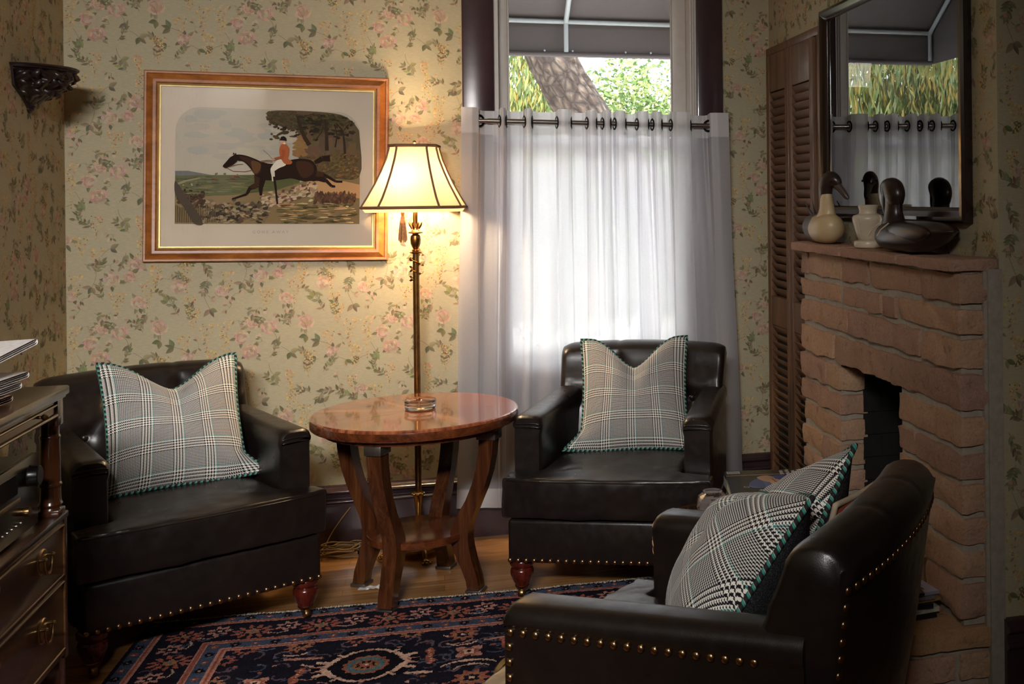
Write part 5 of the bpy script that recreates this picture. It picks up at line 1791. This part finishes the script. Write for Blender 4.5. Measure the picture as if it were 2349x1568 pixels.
def seat_mtx(C_, A_, x, y, z, yaw, lean, roll=0.0):
    return Matrix.Translation(C_) @ Matrix.Rotation(A_, 4, 'Z') @ Matrix.Translation((x, y, z)) @ Matrix.Rotation(R(yaw), 4, 'Z') @ Matrix.Rotation(R(-lean), 4, 'X') @ Matrix.Rotation(R(roll), 4, 'Y')
cushion('plaid cushion with teal braided edge on the left leather armchair', seat_mtx(C1, A1, .005, -.06, .45, -5, 28, 1), .435, .46, .085, .105, .95, (0, .07, 0, 0), R(0), seed=1)
cushion('plaid cushion with teal braided edge on the armchair before the curtain', seat_mtx(C2, A2, .033, -.03, .45, 9, 28, -1), .415, .45, .082, .115, .85, (.06, 0, .0, 0), R(0), seed=4)
cushion('nearest plaid cushion with charcoal back on the armchair seen from behind', seat_mtx(C3, A3, .06, -.045, .45, 26, 36, -10), .43, .41, .095, .03, .8, plaid_rot=R(32), seed=8, droop=.05)
cushion('farther plaid cushion standing taller behind the nearest cushion', seat_mtx(C3, A3, -.04, .055, .455, 26, 31, -29), .43, .42, .08, .03, .7, plaid_rot=R(10), seed=12)
kil = plain('rust kilim weave', srgb(150, 62, 34), .9, var=.25, nscale=90, bump=.3)
cushion('rust orange cushion tucked behind the farther plaid cushion', seat_mtx(C3, A3, -.13, .205, .448, -6, 17), .36, .36, .04, 0, 1, name='kilim_cushion', front=kil, back=kil, trim=plain('cream kilim edging', srgb(176, 158, 132), .85), seed=3, group=None)

# ================================================================== CABINET AT THE LEFT
CX, CY1, CY0 = -.876, 3.0, 1.95
cab = thing('side_cabinet', 'dark walnut cabinet with open shelf, turned posts and drawers', 'cabinet', (CX, (CY0 + CY1) / 2, 0))
co = Vector((CX, (CY0 + CY1) / 2, 0)); cm = Matrix.Translation(-co)
XB = XL + .045
mb = MB(); mb.rbox(XB - .01, CX, CY0 - .02, CY1, .938, .959, .004); mb.rbox(XB, CX - .006, CY0 - .014, CY1 - .006, .931, .939, .003)
mb.xf(cm).build('top', M['cab_wood'], cab)
mb = MB(); mb.box(XB, CX - .016, CY0, CY1 - .016, .893, .931)
mb.rbox(CX - .030, CX - .011, CY1 - .052, CY1 - .012, .868, .931, .002)
mb.tube([(CX - .014, CY0, .895), (CX - .014, CY1 - .05, .895)], .004, 8); mb.tube([(CX - .014, CY0, .919), (CX - .014, CY1 - .05, .919)], .003, 8)
fr_ = mb.xf(cm).build('frieze', M['cab_wood'], cab)
mb = MB(); mb.lathe([(.002, 0), (.004, .004), (.003, .010), (.007, .014), (.008, .018), (.004, .024), (.001, .026)], (CX - .016, 2.819, .914), 12, axis='X'); mb.xf(cm).build('knob', M['brass_old'], fr_)
PP = [(.0, .893), (.020, .893), (.022, .888), (.021, .882), (.0195, .878), (.0195, .848), (.0215, .846), (.0225, .842), (.0215, .838), (.0205, .836), (.0215, .78), (.0215, .734), (.0235, .732), (.0245, .728), (.0235, .724), (.0215, .722), (.0225, .69), (.0235, .687), (.0255, .682), (.0235, .677), (.022, .674), (.024, .668), (0, .668)]
for y, x in ((CY1 - .040, CX - .032), (CY1 - .040, XB + .035), (CY0 + .04, CX - .032), (CY0 + .04, XB + .035)):
    mb = MB(); mb.lathe(PP, (x, y, 0), 22); mb.rbox(x - .025, x + .025, y - .025, y + .025, .655, .670, .003)
    mb.xf(cm).build('post', M['cab_post'], cab, smooth=35)
mb = MB()
mb.rbox(XB, CX - .004, CY0, CY1 - .004, .640, .656, .003)
mb.box(XB, CX - .018, CY0 + .01, CY1 - .012, .315, .640)
for y in (CY0 + .012, CY1 - .030): mb.rbox(CX - .02, CX - .006, y, y + .020, .305, .642, .002)
for z in (.629, .492, .315): mb.rbox(CX - .02, CX - .007, CY0 + .02, CY1 - .028, z, z + .012, .002)
mb.xf(cm).build('carcass', M['cab_wood'], cab)
beadm = wood('pale bead moulding', srgb(72, 46, 26), srgb(104, 70, 42), srgb(128, 90, 56), 'Y', 4, .25, .3)
for z0, z1 in ((.507, .627), (.330, .490)):
    mb = MB(); mb.rbox(CX - .018, CX - .009, CY0 + .034, CY1 - .031, z0, z1, .002)
    dw = mb.xf(cm).build('drawer', M['cab_wood'], cab)
    mb = MB()
    for p, q in (((CY0 + .034, z0), (CY1 - .031, z0)), ((CY0 + .034, z1), (CY1 - .031, z1)), ((CY1 - .031, z0), (CY1 - .031, z1)), ((CY0 + .034, z0), (CY0 + .034, z1))):
        mb.tube([(CX - .008, p[0], p[1]), (CX - .008, q[0], q[1])], .0028, 6)
    mb.xf(cm).build('bead', beadm, dw)
    for y in (2.826, 2.13):
        zc = (z0 + z1) / 2 + (.016 if z0 > .5 else .015)
        mb = MB(); mb.lathe([(0, .006), (.008, .005), (.012, .003), (.017, .0035), (.019, .0015), (.0195, 0), (0, 0)], (CX - .009, y, zc), 24, sx=1.7, sy=1.5, axis='X')
        for s_ in (-1, 1): mb.lathe([(.004, 0), (.0035, .012), (.005, .015), (.003, .019), (0, .02)], (CX - .009, y + s_ * .024, zc + .010), 10, axis='X')
        mb.tube([(CX + .004, y + .025 * math.cos(t), zc + .008 + .036 * math.sin(t)) for t in [PI + PI * k / 18 for k in range(19)]], .0028, 8)
        mb.xf(cm).build('drop_handle', M['brass_old'], dw)
    mb = MB(); mb.lathe([(.0, 0), (.004, 0), (.0045, .001), (.0, .001)], (CX - .009, 2.575, (z0 + z1) / 2 + .04), 12, sx=.7, sy=1.6, axis='X'); mb.xf(cm).build('keyhole', M['brass_old'], dw)
for y, x in ((CY1 - .034, CX - .034), (CY1 - .034, XB + .035), (CY0 + .04, CX - .034), (CY0 + .04, XB + .035)):
    mb = MB(); mb.rbox(x - .022, x + .022, y - .022, y + .022, .235, .318, .003); mb.lathe([(.020, .24), (.022, .232), (.017, .226), (.0175, .06), (.020, .05), (.014, .03), (.012, 0), (0, 0)], (x, y, 0), 18)
    mb.xf(cm).build('leg', M['cab_post'], cab, smooth=35)

st = thing('stereo_receiver', 'black stereo receiver with large volume knob on the cabinet shelf', 'stereo', (-1.08, 2.66, .657))
so = Matrix.Translation(-Vector((-1.08, 2.58, .657)))
fx = -.905
mb = MB(); mb.rbox(-1.26, fx - .012, 2.35, 2.785, .668, .822, .003)
for y in (2.40, 2.74): mb.lathe([(.016, .657), (.016, .669)], (-.95, y, 0), 14); mb.lathe([(.016, .657), (.016, .669)], (-1.2, y, 0), 14)
mb.xf(so).build('case', M['black'], st)
mb = MB(); mb.rbox(fx - .014, fx, 2.345, 2.790, .664, .826, .003); fpnl = mb.xf(so).build('front_panel', plain('black fascia', srgb(18, 17, 18), .25), st)
mb = MB(); mb.box(fx - .001, fx + .0012, 2.36, 2.66, .762, .806); mb.xf(so).build('display', plain('smoked display', srgb(34, 36, 42), .12), fpnl)
mb = MB(); mb.rbox(fx - .001, fx + .002, 2.35, 2.675, .741, .752, .001); mb.xf(so).build('trim_strip', plain('bronze trim strip', srgb(128, 96, 62), .35, .6), fpnl)
mb = MB(); mb.lathe([(.0, .022), (.020, .022), (.022, .020), (.0225, .003), (.024, .0), (0, 0)], (fx, 2.735, .784), 32, axis='X'); mb.xf(so).build('volume_knob', M['black'], fpnl)
mb = MB(); mb.lathe([(0, .012), (.009, .012), (.010, .010), (.010, 0), (0, 0)], (fx, 2.70, .712), 18, axis='X'); mb.xf(so).build('small_knob', M['brass_old'], fpnl)
for k in range(7):
    mb = MB(); mb.lathe([(0, .003), (.003, .003), (.0035, 0), (0, 0)], (fx, 2.52 + .026 * k, .694), 10, axis='X'); mb.xf(so).build('button', M['steel'], fpnl)

news_c = plain('newsprint', srgb(222, 216, 212), .8, var=.12, nscale=70); news_p = plain('colour newsprint', srgb(150, 120, 108), .75, var=.45, nscale=30)


def newspaper(label, z, y1, n, rz, open_=0.0, mat=None, x=-1.09):
    m = thing('folded_newspaper', label, 'newspaper', (x, y1 - .19, z), rz, 'newspapers on the cabinet top')
    mb = MB(); t = .0046; n = 2
    # folded sheets: nested U-folds with the fold at +y
    for k in range(n):
        r = (k + .5) * t
        top = [(0.0, -.19 + .004 * k)]
        pts = [(-.19 + .004 * k, r + n * t)] + [(.185 - n * t + r * math.sin(a), n * t + r * math.cos(a)) for a in [PI * q / 10 for q in range(11)]] + [(-.19 + .003 * k, n * t - r)]
        if open_: pts = [(y, zz_ + (open_ * max(0, (.185 - y)) if zz_ >= n * t else 0)) for y, zz_ in pts]
        w = .15 + .0008 * k
        mb.grid(lambda u, v, p=pts, w=w: (-w + 2 * w * u, p[min(int(round(v * (len(p) - 1))), len(p) - 1)][0], p[min(int(round(v * (len(p) - 1))), len(p) - 1)][1]), 1, len(pts) - 1)
    mb.build('sheets', mat or news_c, m, smooth=60)
    return m
newspaper('bottom folded newspaper of the stack on the cabinet', .9595, 2.80, 4, R(-5), mat=news_p)
newspaper('folded newspaper second from the bottom of the cabinet stack', .978, 2.86, 4, R(-4), mat=news_c)
newspaper('pale folded newspaper third from the bottom of the cabinet stack', .9965, 2.90, 5, R(-5))
nw = newspaper('top newspaper flopping open above the cabinet stack', 1.036, 2.93, 4, R(-10)); nw.rotation_euler = (R(9), R(-3), R(-12))

# ================================================================== CARVED WALL BRACKET
wb = thing('wall_bracket', 'dark carved wooden bracket shelf on the left wall', 'wall shelf', (XL, 4.30, 1.725))
wb.scale = (1, 1, .72)
mb = MB(); mb.lathe([(0, .205), (.172, .205), (.176, .201), (.174, .196), (.166, .192), (.168, .187), (.160, .182), (0, .182)], (0, 0, 0), 40, sx=.86, a0=-PI / 2, a1=PI / 2); mb.build('shelf', M['bracket_wood'], wb, smooth=35)
mb = MB()
def bk(u, v):
    a = -PI / 2 + PI * u
    z = .182 - .15 * v
    r = .158 * (1 - v ** 1.5 * .78)
    r += .014 * math.sin(a * 9 + v * 5) * (1 - v * .5) * math.sin(PI * min(1, v * 1.1)) + .010 * noise.noise(Vector((a * 4, v * 7, 1))) 
    r += .008 * math.sin(v * 22 + 3 * math.cos(a * 5)) * (1 - v)
    return (max(0, r * math.cos(a)) * .86, r * math.sin(a), z)
mb.grid(bk, 64, 36); mb.build('carved_bowl', M['bracket_wood'], wb, smooth=60)
rl = random.Random(2)
mb = MB()
for k in range(24):
    a = -PI / 2 + PI * (k % 8 + .5) / 8 + rl.uniform(-.1, .1); v = .14 + .26 * (k // 8) + rl.uniform(-.04, .04)
    r = .160 * (1 - v ** 1.5 * .78); z = .182 - .15 * v
    c_ = Vector((r * math.cos(a) * .86, r * math.sin(a), z)); n_ = Vector((math.cos(a), math.sin(a), -.3)).normalized()
    d_ = Vector((-math.sin(a) * rl.choice((-1, 1)) * .6, math.cos(a) * .6, -.7)).normalized()
    mb.tube([c_ - d_ * .022, c_ + n_ * .008 - d_ * .008, c_ + n_ * .013 + d_ * .010, c_ + n_ * .003 + d_ * .028], [.003, .011, .012, .002], 7, flat=.5)
mb.build('carved_leaves', M['bracket_wood'], wb, smooth=60)
mb = MB(); mb.lathe([(.034, .04), (.026, .03), (.021, .020), (.024, .014), (.018, .010), (.021, .002), (.014, -.010), (.004, -.014), (0, -.014)], (0, 0, 0), 20, sx=.9, a0=-PI / 2, a1=PI / 2); mb.build('drop_finial', M['bracket_wood'], wb, smooth=40)
mb = MB(); mb.prism([(-.168, .19), (.168, .19), (.15, .10), (.06, .045), (0, -.01), (-.06, .045), (-.15, .10)], 0, .008, 'X'); mb.build('back_plate', M['bracket_wood'], wb)

# ================================================================== TRAY TABLE AND VOTIVE
TZ2 = .411
ty = thing('tray_table', 'round brass gallery tray table between the two right armchairs', 'table', (.828, 3.047, .0078))
etch = NT('etched tray glass'); nz = etch.noise(etch.coords(), 30, 5, .7, 1.5)
etch.base(etch.ramp(nz, [(.42, srgb(70, 64, 60)), (.55, srgb(150, 142, 134)), (.68, srgb(84, 76, 72))]), .15, .6); etch.bump(nz, .4, .004)
mb = MB(); mb.lathe([(0, TZ2), (.245, TZ2), (.25, TZ2 - .004), (.25, TZ2 - .012), (0, TZ2 - .014)], seg=64); mb.build('tray_top', etch.m, ty, smooth=30)
mb = MB()
for z, r in ((TZ2 + .031, .0035), (TZ2 + .004, .003), (TZ2 - .012, .004), (TZ2 - .034, .003)): mb.tube([(.252 * math.cos(2 * PI * k / 72), .252 * math.sin(2 * PI * k / 72), z) for k in range(72)], r, 6, True)
for k in range(110):
    a = 2 * PI * k / 110; mb.box(-.0025, .0025, -.001, .001, TZ2 + .004, TZ2 + .031); mb.xf(Matrix.Rotation(a, 4, 'Z') @ Matrix.Translation((.252, 0, 0)) @ Matrix.Rotation(PI / 2, 4, 'Z'), len(mb.v) - 8)
mb.lathe([(.251, TZ2 - .034), (.253, TZ2 - .034), (.253, TZ2 + .004), (.251, TZ2 + .004)], seg=72)
mb.build('gallery_rail', M['brass_old'], ty, smooth=40)
for k in range(3):
    a = R(30 + 120 * k)
    mb = MB(); mb.tube([(.20 * math.cos(a), .20 * math.sin(a), TZ2 - .014), (.12 * math.cos(a), .12 * math.sin(a), .25), (.19 * math.cos(a), .19 * math.sin(a), .006)], .009, 8); mb.build('leg', M['brass_old'], ty)
vt = thing('glass_votive', 'faceted lilac glass votive holder on the round brass tray', 'candle holder', (.790, 3.225, TZ2 + .0083))
vg = NT('lilac crystal'); vg.base((.95, .93, .98), .06, 0, Transmission_Weight=1.0, IOR=1.5)
bm = bmesh.new(); bmesh.ops.create_icosphere(bm, subdivisions=2, radius=.052)
rv = random.Random(4)
for v in bm.verts:
    v.co *= rv.uniform(.95, 1.05)
    v.co.z = max(-.043, v.co.z * 1.04)
    if v.co.z > .042: v.co.z = .042 + rv.uniform(-.004, .005)
mb = MB(); bm.verts.index_update(); mb.add([v.co + Vector((0, 0, .043)) for v in bm.verts], [[v.index for v in f.verts] for f in bm.faces if not all(v.co.z > .036 for v in f.verts)]); bm.free()
nb = len(mb.v)
mb.lathe([(.030, .086), (.032, .066), (.034, .040), (.030, .014), (0, .012)], seg=20)
mb.build('crystal_body', vg.m, vt, smooth=0)
MB().lathe([(0, .013), (.026, .013), (.027, .052), (.022, .055), (0, .054)], seg=20).build('white_insert', M['paper_white'], vt)  # white insert added to lighten the glass from inside

# brass bowl on the rug beyond the near chair's front
bw = thing('brass_bowl', 'round brass bowl on the rug beside the front of the near armchair', 'bowl', (.30, 3.03, .008))
mb = MB(); mb.lathe([(0, .002), (.09, .002), (.125, .018), (.15, .06), (.16, .095), (.172, .100), (.174, .104), (.17, .106), (.158, .100), (.146, .062), (.12, .022), (.088, .008), (0, .008)], seg=48); mb.build('basin', M['brass'], bw, smooth=40)

# ================================================================== OUTLET, CORDS, PAPER SHIM
ol = thing('wall_outlet', 'white wall outlet plate low behind the round table', 'outlet', (-.272, YB, .335))
MB().rbox(-.022, .022, -.006, 0, -.04, .062, .002).build('plate', M['outlet'], ol)
MB().rbox(-.012, .012, -.024, -.006, -.006, .022, .004).build('plug', M['cord'], ol)
lc = thing('lamp_cord', 'coiled brown cords lying by the skirting left of the table', 'cord', (-.36, 4.56, 0))
def cw(pts, r=.0028, nm='wire'):
    m = MB(); m.tube(spine([Vector(p) - Vector((-.36, 4.56, 0)) for p in pts], 8), r, 7); return m.build(nm, M['cord'], lc, smooth=180)
cw([(-.272, 4.648, .34), (-.285, 4.636, .31), (-.297, 4.640, .26), (-.29, 4.625, .21), (-.302, 4.63, .19)], .0018, 'thin_wire')
cw([(-.36, 4.64, .17), (-.40, 4.636, .12), (-.44, 4.62, .06), (-.455, 4.58, .012), (-.40, 4.53, .006), (-.33, 4.52, .006), (-.27, 4.50, .005), (-.24, 4.44, .005), (-.20, 4.40, .005), (-.15, 4.42, .008)])
rc = random.Random(8)
for q in range(7):
    cx_, cy_ = -.385 + rc.uniform(-.03, .03), 4.565 + rc.uniform(-.02, .02); a0 = rc.uniform(0, 6); rx = rc.uniform(.05, .085); ry = rc.uniform(.022, .038)
    cw([(cx_ + rx * math.cos(a0 + t) + .012 * math.sin(3 * t + q), cy_ + ry * math.sin(a0 + t), .006 + .0055 * q + .012 * abs(math.sin(t * 1.5 + q))) for t in [PI * .25 * k for k in range(9)]], .0030, 'coil')
for q in range(4): cw([(-.31, 4.555 + .008 * q, .012 + .006 * q), (-.26, 4.57 + .006 * q, .020 + .005 * q), (-.21, 4.575 + .006 * q, .014 + .004 * q), (-.17, 4.56 + .01 * q, .008)], .0028, 'cord_run')
MB().rbox(-.33 + .36, -.315 + .36, -.012, .03, .004, .045, .004).build('twist_tie', M['black'], lc)
sh = thing('folded_paper', 'scrap of folded white paper under the left table foot', 'paper', (-.268, 4.165, 0))
mb = MB(); rp = random.Random(6)
mb.grid(lambda u, v: (-.035 + .075 * u + .008 * v, -.02 + .035 * v - .012 * u, .0012 + .010 * abs(noise.noise(Vector((u * 4, v * 3, 2)))) * (u > .4)), 14, 8)
mb.build('sheet', plain('white paper scrap', srgb(216, 212, 206), .6, var=.03), sh, smooth=20)

# ================================================================== ORIENTAL RUG
RW, RD = 1.88, 1.75
CELL = .0042


def rug_pattern():
    nx, ny = int(RW / CELL), int(RD / CELL)
    x = (np.arange(nx) + .5) * CELL; d = (np.arange(ny) + .5) * CELL      # x from left edge, d from the far edge
    Xg, Dg = np.meshgrid(x, d, indexing='ij')
    C = np.zeros((nx, ny, 3), dtype=np.float32)
    s = lambda r, g, b: np.array(srgb(r, g, b), dtype=np.float32)
    NAVY, INK_, PINK, RUST, BLUE, MAUVE, CREAM, OCH, TEAL = s(24, 22, 38), s(16, 14, 24), s(176, 118, 104), s(150, 78, 58), s(70, 84, 116), s(88, 72, 88), s(198, 160, 140), s(150, 100, 66), s(64, 104, 116)
    rng = np.random.RandomState(3)
    C[:] = NAVY

    def put(mask, c): C[mask] = c

    def ell(cx, cd, rx, rd, c, a=0.0):
        ca, sa = math.cos(a), math.sin(a)
        u = (Xg - cx) * ca + (Dg - cd) * sa; v = -(Xg - cx) * sa + (Dg - cd) * ca
        put((u / rx) ** 2 + (v / rd) ** 2 < 1, c)

    def star(cx, cd, r, n, depth, c, a0=0.0, sq=1.0):
        th = np.arctan2((Dg - cd) / sq, Xg - cx); rr = np.hypot(Xg - cx, (Dg - cd) / sq)
        put(rr < r * (1 - depth * (.5 + .5 * np.cos(n * (th - a0)))), c)

    def stroke(pts, w, c, taper=False):
        lo = min(p[0] for p in pts) - w, min(p[1] for p in pts) - w; hi = max(p[0] for p in pts) + w, max(p[1] for p in pts) + w
        i0, i1 = max(0, int(lo[0] / CELL) - 1), min(nx, int(hi[0] / CELL) + 2); j0, j1 = max(0, int(lo[1] / CELL) - 1), min(ny, int(hi[1] / CELL) + 2)
        if i0 >= i1 or j0 >= j1: return
        X_, D_ = Xg[i0:i1, j0:j1], Dg[i0:i1, j0:j1]
        m = np.zeros(X_.shape, bool); n = len(pts) - 1
        for k, ((ax, ad), (bx, bd)) in enumerate(zip(pts, pts[1:])):
            ww = w * (1 - .8 * abs(2 * (k + .5) / n - 1)) if taper else w
            L2 = (bx - ax) ** 2 + (bd - ad) ** 2 + 1e-12
            t = np.clip(((X_ - ax) * (bx - ax) + (D_ - ad) * (bd - ad)) / L2, 0, 1)
            m |= np.hypot(X_ - ax - t * (bx - ax), D_ - ad - t * (bd - ad)) < ww / 2
        C[i0:i1, j0:j1][m] = c

    def arc(cx, cd, r, a0, a1, w, c, sq=1.0, taper=False):
        stroke([(cx + r * math.cos(a0 + (a1 - a0) * k / 14), cd + sq * r * math.sin(a0 + (a1 - a0) * k / 14)) for k in range(15)], w, c, taper)
    E = np.minimum(np.minimum(Xg, RW - Xg), Dg)                            # distance from the edge (near edge is out of view)
    OG, MBd, IG = .070, .215, .300
    field = E > IG
    # ---- field: small curling vines, then palmettes
    for k in range(430):
        cx, cd = rng.uniform(IG, RW - IG), rng.uniform(IG, RD)
        a = rng.uniform(0, 6.28); r = rng.uniform(.012, .034)
        arc(cx, cd, r, a, a + rng.uniform(2.2, 4.6), .0075, [MAUVE, MAUVE * .8, BLUE * .7, MAUVE * 1.2][rng.randint(4)])
        if rng.rand() < .45: ell(cx + r * math.cos(a), cd + r * math.sin(a), .008, .007, [PINK, RUST, BLUE][rng.randint(3)])
    for k in range(150):
        cx, cd = rng.uniform(IG, RW - IG), rng.uniform(IG, RD); a = rng.uniform(-.5, .5) + (math.pi if rng.rand() < .5 else 0)
        L = rng.uniform(.03, .075)
        stroke([(cx, cd), (cx + L * .5 * math.cos(a), cd + L * .5 * math.sin(a) + .008), (cx + L * math.cos(a), cd + L * math.sin(a))], rng.uniform(.008, .014), [PINK, CREAM, RUST, BLUE, PINK][rng.randint(5)], True)

    def medallion(cx, cd):
        ell(cx, cd, .155, .125, INK_)
        for sx in (-1, 1):
            for sd in (-1, 1):
                stroke([(cx + sx * .020, cd + sd * .110), (cx + sx * .050, cd + sd * .098), (cx + sx * .070, cd + sd * .075), (cx + sx * .085, cd + sd * .09)], .013, CREAM)
                stroke([(cx + sx * .085, cd + sd * .065), (cx + sx * .105, cd + sd * .035), (cx + sx * .140, cd + sd * .050)], .018, CREAM)
                stroke([(cx + sx * .105, cd + sd * .030), (cx + sx * .120, cd + sd * .010)], .022, CREAM)
                stroke([(cx + sx * .120, cd + sd * .012), (cx + sx * .150, cd + sd * .018)], .008, PINK)
            ell(cx, cd + sx * .112, .012, .010, PINK)
        star(cx, cd, .070, 14, .12, RUST); star(cx, cd, .058, 14, .1, TEAL); star(cx, cd, .042, 10, .15, OCH * .8); star(cx, cd, .030, 8, .3, INK_); star(cx, cd, .022, 6, .3, RUST); ell(cx, cd, .007, .007, CREAM)

    def palmette(cx, cd, r, sgn=1):
        star(cx, cd, r, 9, .35, RUST, .5); star(cx, cd, r * .72, 9, .3, OCH); star(cx, cd, r * .45, 6, .3, NAVY); ell(cx, cd, r * .16, r * .16, CREAM)
        arc(cx, cd + sgn * r * 1.1, r * .9, 0, math.pi * sgn, .010, CREAM, .6, True)

    def serrate(cx, cd, L, a, c):
        for q in range(6):
            t = (q - 2.5) / 6
            ell(cx + L * t * math.cos(a) + .006 * math.sin(q * 1.3), cd + L * t * math.sin(a), .017, .010, c * (1.15 if q % 2 else .8), a + .6); ell(cx + L * t * math.cos(a), cd + L * t * math.sin(a), .004, .003, CREAM)

    def rosette(cx, cd, r):
        star(cx, cd, r, 4, .45, PINK); star(cx, cd, r * .62, 8, .3, RUST); star(cx, cd, r * .4, 4, .3, CREAM); ell(cx, cd, r * .14, r * .14, NAVY)
    mx0, md0 = .735, .515                                                   # medallion position
    for i in range(-1, 3):
        for j in range(-1, 3):
            cx, cd = mx0 + i * .80, md0 + j * .62
            if not (IG - .05 < cx < RW - IG + .1): continue
            medallion(cx, cd)
            rosette(cx + .30, cd - .02, .052); rosette(cx - .30, cd + .05, .046); palmette(cx + .28, cd - .16, .050, 1); palmette(cx + .31, cd + .17, .058, -1); palmette(cx - .22, cd - .19, .040, 1)
            serrate(cx + .185, cd - .02, .10, 1.45, RUST * 1.05); serrate(cx - .19, cd + .03, .10, 1.7, RUST * 1.05); serrate(cx + .41, cd - .06, .09, 1.3, RUST)
            arc(cx + .30, cd + .09, .085, math.pi * 1.1, math.pi * 1.9, .014, CREAM, .55, True)
            stroke([(cx - .14, cd - .085), (cx - .24, cd - .10)], .016, PINK, True); stroke([(cx + .12, cd + .09), (cx + .19, cd + .10)], .014, CREAM, True); stroke([(cx + .35, cd - .10), (cx + .45, cd - .115)], .014, PINK, True)
    for k in range(14):                                                     # half palmettes along the inner guard
        cx = IG + .06 + k * .165
        star(cx, IG + .012, .040, 9, .4, OCH if k % 2 else RUST, .3, .8); star(cx, IG + .008, .02, 6, .3, NAVY)
    for k in range(9):
        cd = IG + .08 + k * .165
        for cx in (IG + .012, RW - IG - .012): star(cx, cd, .040, 9, .4, OCH if k % 2 else RUST, .3); star(cx, cd, .02, 6, .3, NAVY)
    save = C.copy()
    # ---- main border
    C[:] = NAVY
    mid = (OG + MBd) / 2
    def border_run(pos):
        for k in range(70):
            u = k * .052 + rng.uniform(-.01, .01); p = mid + rng.uniform(-.045, .045); cx, cd = pos(u, p); a = rng.uniform(0, 6.28)
            arc(cx, cd, rng.uniform(.012, .024), a, a + 3.6, .0075, [MAUVE, BLUE * .8, MAUVE * .8][rng.randint(3)])
        for k in range(18):
            u = .14 + k * .21
            cx, cd = pos(u, mid + .012); star(cx, cd, .068, 11, .42, RUST * 1.05, .2, .85); star(cx, cd, .040, 9, .35, NAVY, .2); star(cx, cd, .026, 6, .3, OCH); ell(cx, cd, .007, .006, TEAL)
            cx, cd = pos(u + .105, mid - .014); star(cx, cd, .042, 7, .45, PINK, .4); star(cx, cd, .022, 5, .3, NAVY); ell(cx, cd, .007, .007, CREAM)
            q0, q1, q2 = pos(u + .05, mid + .03), pos(u + .08, mid + .042), pos(u + .11, mid + .03); stroke([q0, q1, q2], .010, CREAM * .9, True)
    border_run(lambda u, p: (u, p)); B1 = C.copy()
    C[:] = NAVY; border_run(lambda u, p: (p, u)); B2 = C.copy()
    # ---- guards
    C[:] = BLUE * .75
    for k in range(60):
        u = .03 + k * .058
        for p in (.028, (MBd + IG) / 2):
            for (cx, cd) in ((u, p), (p, u), (RW - p, u)):
                star(cx, cd, .019 if k % 2 else .014, 8, .4, INK_ if k % 2 else RUST * .8); ell(cx, cd, .005, .004, PINK if k % 2 else CREAM)
    G = C.copy()
    C[:] = save
    inB = (E > OG) & (E <= MBd); side = (np.minimum(Xg, RW - Xg) < Dg)
    C[inB & ~side] = B1[inB & ~side]; C[inB & side] = B2[inB & side]
    gd = (E <= OG) | ((E > MBd) & (E <= IG)); C[gd] = G[gd]
    for p, w, c in ((.006, .012, NAVY), (.052, .005, PINK), (.058, .006, RUST), (.066, .005, PINK), (MBd + .004, .005, PINK), (MBd + .010, .009, RUST), (MBd + .019, .004, PINK), (IG - .019, .004, PINK), (IG - .010, .009, RUST), (IG - .002, .005, PINK)):
        C[np.abs(E - p) < w / 2 + .001] = c
    # woven, slightly uneven dye lots
    C = .82 * C * np.array([1.08, .98, .88]) + .20 * C.mean(-1, keepdims=True)
    C *= (1 + .16 * rng.randn(nx, ny, 1)).clip(.55, 1.5)
    C *= (1 + .10 * np.sin(Dg * 47 + 2 * np.sin(Dg * 13)))[..., None]
    return nx, ny, C.clip(0, 1)

nx_, ny_, RC = rug_pattern()
rug = thing('oriental_rug', 'navy oriental rug with rust and pink flowers on the wood floor', 'rug', (-.945, 4.0, 0), R(-2.2))
xs_ = np.arange(nx_ + 1) * CELL; ds_ = np.arange(ny_ + 1) * CELL
XX, DD = np.meshgrid(xs_, ds_, indexing='ij')
edge_wob = .004 * np.sin(XX * 9) + .003 * np.sin(XX * 23 + 1)
hgt = .0075 + .0009 * np.random.RandomState(1).randn(nx_ + 1, ny_ + 1)
V_ = np.stack([XX, -DD + edge_wob * np.exp(-DD * 3), hgt], -1).reshape(-1, 3).astype(np.float32)
ii, jj = np.meshgrid(np.arange(nx_), np.arange(ny_), indexing='ij')
q0 = (ii * (ny_ + 1) + jj).ravel()
F_ = np.stack([q0, q0 + 1, q0 + ny_ + 2, q0 + ny_ + 1], -1)[:, ::-1]
me = bpy.data.meshes.new('pile')
me.vertices.add(len(V_)); me.vertices.foreach_set('co', V_.ravel())
me.loops.add(F_.size); me.loops.foreach_set('vertex_index', F_.ravel().astype(np.int32))
me.polygons.add(len(F_)); me.polygons.foreach_set('loop_start', np.arange(len(F_), dtype=np.int32) * 4); me.polygons.foreach_set('loop_total', np.full(len(F_), 4, dtype=np.int32))
me.update(); me.validate()
at = me.attributes.new('Col', 'FLOAT_COLOR', 'FACE')
at.data.foreach_set('color', np.concatenate([RC.reshape(-1, 3), np.ones((nx_ * ny_, 1), np.float32)], 1).astype(np.float32).ravel())
rugm = attr_color('rug wool', .95, .4, spec=.1); me.materials.append(rugm)
po = bpy.data.objects.new('pile', me); COL.objects.link(po); po.parent = rug
MB().box(0.002, RW - .002, -RD + .002, -.002, .0005, .0062).build('backing', M['soot_and_shade'], rug, smooth=0)
fr = MB(); rf = random.Random(9)
for k in range(int(RW / .0036)):
    x = k * .0036 + rf.uniform(-.001, .001); L = rf.uniform(.016, .028); dx = rf.uniform(-.006, .006)
    y0 = .004 * math.sin(x * 9) + .003 * math.sin(x * 23 + 1)
    fr.tube([(x, y0 - .003, .006), (x + dx * .4, y0 + L * .5, .0065), (x + dx, y0 + L, .002)], [.0022, .0020, .0010], 4)
fr.build('fringe', plain('cream cotton fringe', srgb(226, 216, 202), .9), rug)
